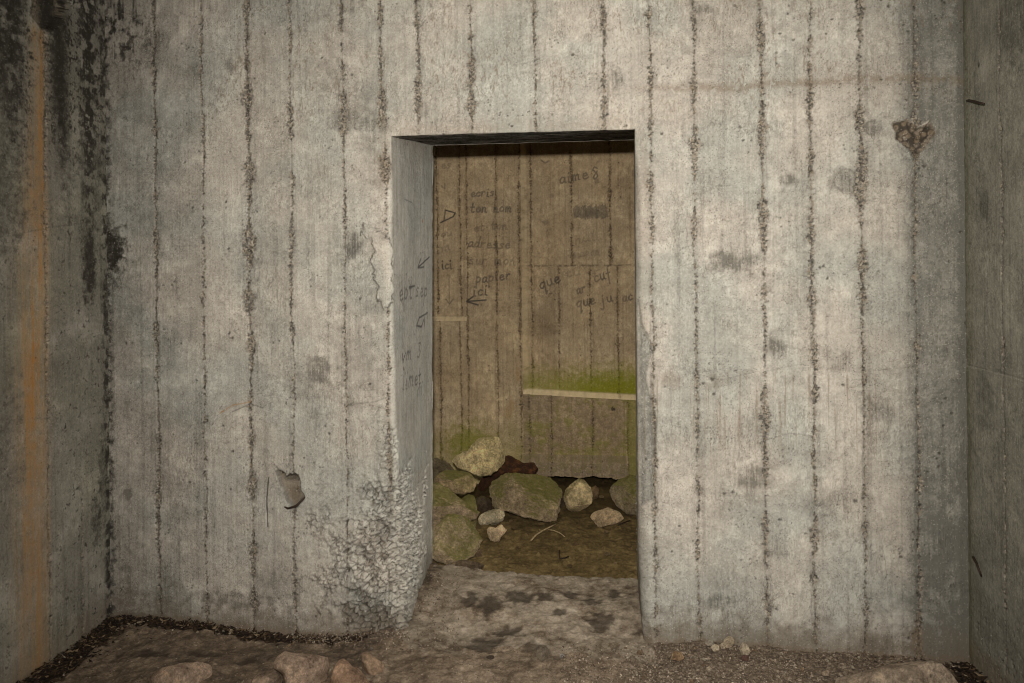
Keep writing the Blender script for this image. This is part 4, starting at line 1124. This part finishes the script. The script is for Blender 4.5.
fz = lambda x, y: floor_z(np.asarray(x), np.asarray(y))
GF = 'stones lying below the wall'
PINK = (.52, .39, .29)
rock('stone', 'largest rounded brown stone below the wall, left of the doorway', S2((437, 290), (455, 262), (485, 240), (545, 250), (620, 254), (688, 268), (698, 310), (685, 370), (665, 420), (570, 440), (500, 420), (480, 345), (440, 320)), 2.9, .16, PINK, seed=71, ground=fz, sink=.03, sub=6, rough=.55, cuts=6, group=GF, soil=.1)
rock('stone', 'low brown stone touching the left side of the largest one', S2((335, 386), (350, 345), (385, 325), (430, 318), (470, 345), (490, 386), (460, 430), (380, 430)), 2.8, .13, (.42, .32, .24), seed=73, ground=fz, sink=.03, rough=.6, group=GF, soil=.1)
rock('stone', 'pointed reddish stone right of the largest one', S2((695, 390), (712, 330), (738, 270), (768, 262), (800, 310), (850, 330), (885, 395), (850, 440), (740, 440)), 2.75, .15, (.46, .31, .21), seed=75, ground=fz, sink=.03, rough=.6, group=GF, soil=.1)
rock('stone', 'small split block beside the pointed reddish stone', S2((843, 246), (862, 238), (900, 262), (950, 298), (956, 342), (885, 352), (847, 322)), 2.95, .08, (.45, .32, .22), seed=77, ground=fz, sink=.015, sub=4, rough=.6, group=GF, soil=.1)
rock('stone', 'wide flat brown stone at the bottom edge below the left wall', crop(((690, 440), (725, 405), (775, 370), (835, 345), (925, 325), (1030, 318), (1085, 330), (1090, 370), (1060, 440), (900, 480), (740, 480)), 0, 600, 5.12), 2.75, .14, PINK, seed=79, ground=fz, sink=.035, sub=6, rough=.5, group=GF, soil=.1)
rock('stone', 'long flat slab at the bottom edge near the right corner', crop(((-40, 400), (40, 350), (160, 325), (340, 276), (440, 262), (560, 254), (612, 270), (660, 322), (700, 380), (660, 440), (400, 470), (60, 460)), 820, 610, 5.02), 2.7, .18, (.42, .34, .26), seed=81, ground=fz, sink=.04, sub=6, rough=.35, cuts=5, group=GF, soil=.1)
for i, (pts, col, lb) in enumerate((
        (((385, 150), (395, 128), (420, 120), (440, 140), (432, 170), (405, 180)), (.52, .44, .32), 'largest of the pale broken chips at the foot of the right wall section'),
        (((326, 172), (345, 158), (370, 165), (368, 190), (345, 197)), (.50, .43, .32), 'pale chip left of the largest pale one by the wall'),
        (((455, 185), (478, 150), (500, 160), (516, 195), (495, 215), (462, 212)), (.42, .36, .27), 'angular grey-beige chip right of the largest pale one'),
        (((468, 220), (485, 205), (508, 215), (505, 236), (478, 238)), (.09, .05, .04), 'dark maroon pebble under the angular chip'),
        (((138, 205), (160, 190), (195, 198), (208, 225), (185, 238), (145, 232)), (.32, .22, .13), 'tan stone in the grit near the right door jamb'),
        (((375, 158), (390, 148), (402, 160), (392, 182), (376, 180)), (.47, .40, .29), 'little pale chip squeezed between two larger ones'),
        (((846, 290), (862, 272), (884, 285), (880, 306), (852, 308)), (.38, .31, .23), 'lone beige chip in the grit towards the right slab'),
        (((300, 150), (322, 135), (348, 142), (345, 165), (312, 168)), (.30, .27, .22), 'grey chip against the wall above the pale ones'),
        (((305, 270), (325, 262), (338, 280), (318, 290)), (.40, .34, .26), 'small beige chip in the grit below the pale ones'))):
    rock('stone_chip', lb, S3(*pts), 2.9, .03, tuple(min(1, 1.45 * q) for q in col), 'stone chip', seed=90 + i, ground=fz, sink=-.006, sub=4, soil=.0, group='chips at the foot of the wall')
for i, (x, y, w_, h_, col, lb) in enumerate(((617, 386, 32, 30, (.22, .185, .14), 'grey lump on the sill in front of the doorway'), (765, 368, 14, 9, (.46, .38, .28), 'pale beige chip on the sill near the right jamb'), (865, 360, 24, 9, (.33, .27, .19), 'flat buff flake in front of the right jamb'),
                                           (955, 385, 12, 10, (.27, .19, .12), 'brown nub at the corner of the right jamb'), (240, 212, 8, 6, (.40, .33, .25), 'small pale chip by the left jamb'), (215, 160, 8, 6, (.38, .3, .22), 'tiny buff chip beside the honeycombed jamb foot'), (445, 400, 15, 8, (.10, .075, .055), 'dark damp chip on the front of the sill'),
                                           (890, 296, 8, 6, (.42, .36, .28), 'tiny pale chip beside the right jamb'), (195, 182, 10, 7, (.26, .2, .14), 'brown chip in the dust of the left jamb'), (38, 370, 6, 5, (.5, .45, .38), 'white crumb in front of the left wall foot'), (690, 396, 9, 8, (.34, .33, .33), 'bluish grey chip in front of the sill'))):
    pts = [(x + w_ * math.cos(a) * random.uniform(.8, 1.1), y + h_ * math.sin(a) * random.uniform(.8, 1.1)) for a in np.linspace(0, 2 * math.pi, 9)[:-1]]
    rock('stone_chip', lb, crop(pts, 360, 540, 3.413), 2.9, .03, col, 'stone chip', seed=120 + i, ground=fz, sink=.005, sub=4, soil=.05, group='chips on the sill')

# loose pebbles in the gravel: one shape per kind, copied
protos = []
for k in range(5):
    V, Fc = ICO[2]; r = np.random.default_rng(300 + k)
    L = V * r.uniform(.6, 1.1, 3)
    for _ in range(6):
        nn = r.normal(size=3); nn /= np.linalg.norm(nn); pr = L @ nn; L = L - nn * (np.maximum(pr - pr.max() * .62, 0) * .9)[:, None]
    protos.append((L, Fc))
PEB = [None] * 5


def pebble(x, y, size, k, col, label, group):
    z = float(fz(x, y))
    if PEB[k] is None:
        L, Fc = protos[k]; o = mesh_obj('pebble', L, Fc, M_ROCK, dict(moss=np.zeros(len(L)), soil=np.zeros(len(L))), smooth=False); PEB[k] = o
    else:
        o = PEB[k].copy(); COL.objects.link(o)
    o.location = (x, y, z + size * .30); o.scale = (size, size * random.uniform(.7, 1), size * random.uniform(.5, .8)); o.rotation_euler = (random.uniform(-.5, .5), random.uniform(-.5, .5), random.uniform(0, 6.3))
    o.color = (*col, 1); tag(o, label, 'pebble', group)


cols = [(.40, .34, .26), (.28, .22, .16), (.20, .15, .10), (.46, .41, .33), (.30, .21, .13)]
cnt = 0
while cnt < 110:
    px, py = random.uniform(600, 930), random.uniform(640, 683)
    p = hz(0.0, px, py)
    if p[1] > -.015 or (p[0] > .85 and p[1] < -.16): continue
    pebble(p[0], p[1], random.choice((.004, .005, .006, .008, .011)), random.randrange(5), random.choice(cols), 'small loose pebble in the gravel below the right part of the wall', 'pebbles in the gravel right of the doorway'); cnt += 1
cnt = 0
while cnt < 60:
    px, py = random.uniform(115, 400), random.uniform(618, 650)
    p = hz(-.01, px, py)
    if p[1] > -.012 or p[1] < -.12: continue
    pebble(p[0], p[1], random.choice((.003, .004, .005, .006, .008)), random.randrange(5), random.choice(cols), 'small loose pebble in the dark litter at the foot of the left wall section', 'pebbles in the litter left of the doorway'); cnt += 1


# leaf litter and grit that nobody could count
def litter(name, spots, mat, label, cat, smin, smax, flat):
    V, Fc, hue = [], [], []
    for x, y in spots:
        s_ = random.uniform(smin, smax); z = float(fz(x, y)) - (.012 if flat else .0) + random.uniform(.0, .012)
        a = random.uniform(0, 6.3); ti = random.uniform(-.7, .7); bl = random.uniform(-.5, .5); i = len(V); w_ = s_ * random.uniform(.25, .6)
        R = Matrix.Rotation(a, 3, 'Z') @ Matrix.Rotation(ti, 3, 'X') @ Matrix.Rotation(bl, 3, 'Y'); cu = random.uniform(.1, .6) * s_
        if flat: q = [(-s_, 0, cu), (0, -w_, 0), (s_, 0, cu * .6), (0, w_, 0), (-s_, 0, cu - .0012), (0, -w_, -.0012), (s_, 0, cu * .6 - .0012), (0, w_, -.0012)]
        else:
            q = [(-s_, -w_, -w_), (s_, -w_ * .8, -w_), (s_ * .9, w_, -w_), (-s_ * .8, w_ * .9, -w_), (-s_ * .7, -w_ * .6, w_), (s_ * .5, -w_ * .7, w_ * .9), (s_ * .6, w_ * .6, w_ * .8), (-s_ * .6, w_ * .7, w_)]
        V += [(R @ Vector(p)) + Vector((x, y, z)) for p in q]
        Fc += [(i, i + 1, i + 2, i + 3), (i + 7, i + 6, i + 5, i + 4), (i, i + 4, i + 5, i + 1), (i + 1, i + 5, i + 6, i + 2), (i + 2, i + 6, i + 7, i + 3), (i + 3, i + 7, i + 4, i)]
        hue += [random.random()] * 8
    o = mesh_obj(name, np.array(V), np.array(Fc), mat, dict(hue=np.array(hue)), smooth=False)
    return tag(o, label, cat, kind='stuff')


n = NT('dead_leaves'); M_LEAF = n.color(n.ramp(n.attr('hue'), [(0, (.008, .005, .004)), (.6, (.028, .017, .010)), (.86, (.085, .055, .030)), (.98, (.22, .165, .10)), (1, (.34, .29, .22))]))
n = NT('grit'); M_GRIT = n.color(n.ramp(n.attr('hue'), [(0, (.06, .045, .032)), (.5, (.15, .115, .082)), (.85, (.25, .20, .15)), (1, (.44, .38, .30))]))
sp = []
while len(sp) < 3000:
    t = random.random()
    if t < .5: x, y = XL + abs(random.gauss(.0, .09)) + .006, random.uniform(-.75, -.01)
    else: x, y = random.uniform(XL + .01, -.86), -abs(random.gauss(0, .035)) - .008
    sp.append((x, y))
litter('leaf_litter', sp, M_LEAF, 'dark dead leaves and crumbs packed along the left wall foot', 'leaf litter', .003, .013, True)
sp = []
while len(sp) < 700:
    x, y = XR - abs(random.gauss(0, .075)) - .008, random.uniform(-.45, -.01)
    if random.random() < .25: x, y = random.uniform(1.0, XR), -abs(random.gauss(0, .03)) - .01
    sp.append((x, y))
litter('leaf_litter', sp, M_LEAF, 'dark dead leaves gathered in the right corner', 'leaf litter', .005, .018, True)
sp = []
while len(sp) < 2600:
    p = hz(0.0, random.uniform(560, 960), 636 + 50 * random.random() ** .8)
    if p[1] > -.010 or p[1] < -.42 or (p[0] > .80 and p[1] < -.10): continue
    sp.append((p[0], p[1]))
for _ in range(900):
    p = hz(0.0, random.uniform(400, 460), random.uniform(575, 645)); sp.append((p[0], p[1])) if p[0] > np.interp(p[1], [-.3, 0, T], [-.9, xeL(0.), xbL(0.)]) + .01 and p[1] < T else None
for _ in range(600):
    sp.append((random.uniform(-1.2, -.75), -abs(random.gauss(0, .05)) - .012))
litter('loose_grit', sp, M_GRIT, 'loose grit strewn over the floor before the wall', 'grit', .0012, .0042, False)

# ------------------------------------------------------------------ light
SC.view_settings.view_transform = 'Standard'; SC.view_settings.look = 'None'
SC.view_settings.exposure = 0.0; SC.view_settings.gamma = 1.0; SC.view_settings.use_curve_mapping = False
w = bpy.data.worlds.new('daylight'); SC.world = w; w.use_nodes = True
w.node_tree.nodes['Background'].inputs[0].default_value = (1.0, .985, .95, 1); w.node_tree.nodes['Background'].inputs[1].default_value = 2.3
L = bpy.data.lights.new('flash', 'SPOT'); L.energy = 425; L.color = (1.0, .92, .82); L.spot_size = math.radians(110); L.spot_blend = 1.0; L.shadow_soft_size = .035
o = bpy.data.objects.new('flash', L); COL.objects.link(o)
fp = CAM + np.array([-.02, -.02, .22]); o.location = fp
tgt = np.array([.0, 0, 1.36]); o.rotation_euler = Vector(tgt - fp).to_track_quat('-Z', 'Y').to_euler()

L2 = bpy.data.lights.new('added_chamber_spot', 'SPOT'); L2.energy = 34; L2.color = (1.0, .93, .74); L2.spot_size = math.radians(78); L2.spot_blend = .6; L2.shadow_soft_size = .12  # added lamp under the closed ceiling, brightens stones and sills from above
o = bpy.data.objects.new('added_chamber_spot', L2); COL.objects.link(o); o.location = (-.10, .85, 2.34)
o.rotation_euler = (math.radians(6), 0, 0)

# ------------------------------------------------------------------ camera object
cd = bpy.data.cameras.new('camera'); cam = bpy.data.objects.new('camera', cd); COL.objects.link(cam)
cd.sensor_fit = 'HORIZONTAL'; cd.sensor_width = 36.0; cd.lens = 36.0 * F / 1024
cd.shift_x = 0.0; cd.shift_y = -(341.5 - CY) / 1024; cd.clip_start = .02
Mx = Matrix(((right[0], up[0], -fwd[0], CAM[0]), (right[1], up[1], -fwd[1], CAM[1]), (right[2], up[2], -fwd[2], CAM[2]), (0, 0, 0, 1)))
cam.matrix_world = Mx
SC.camera = cam
SC.cycles.filter_width = 1.0
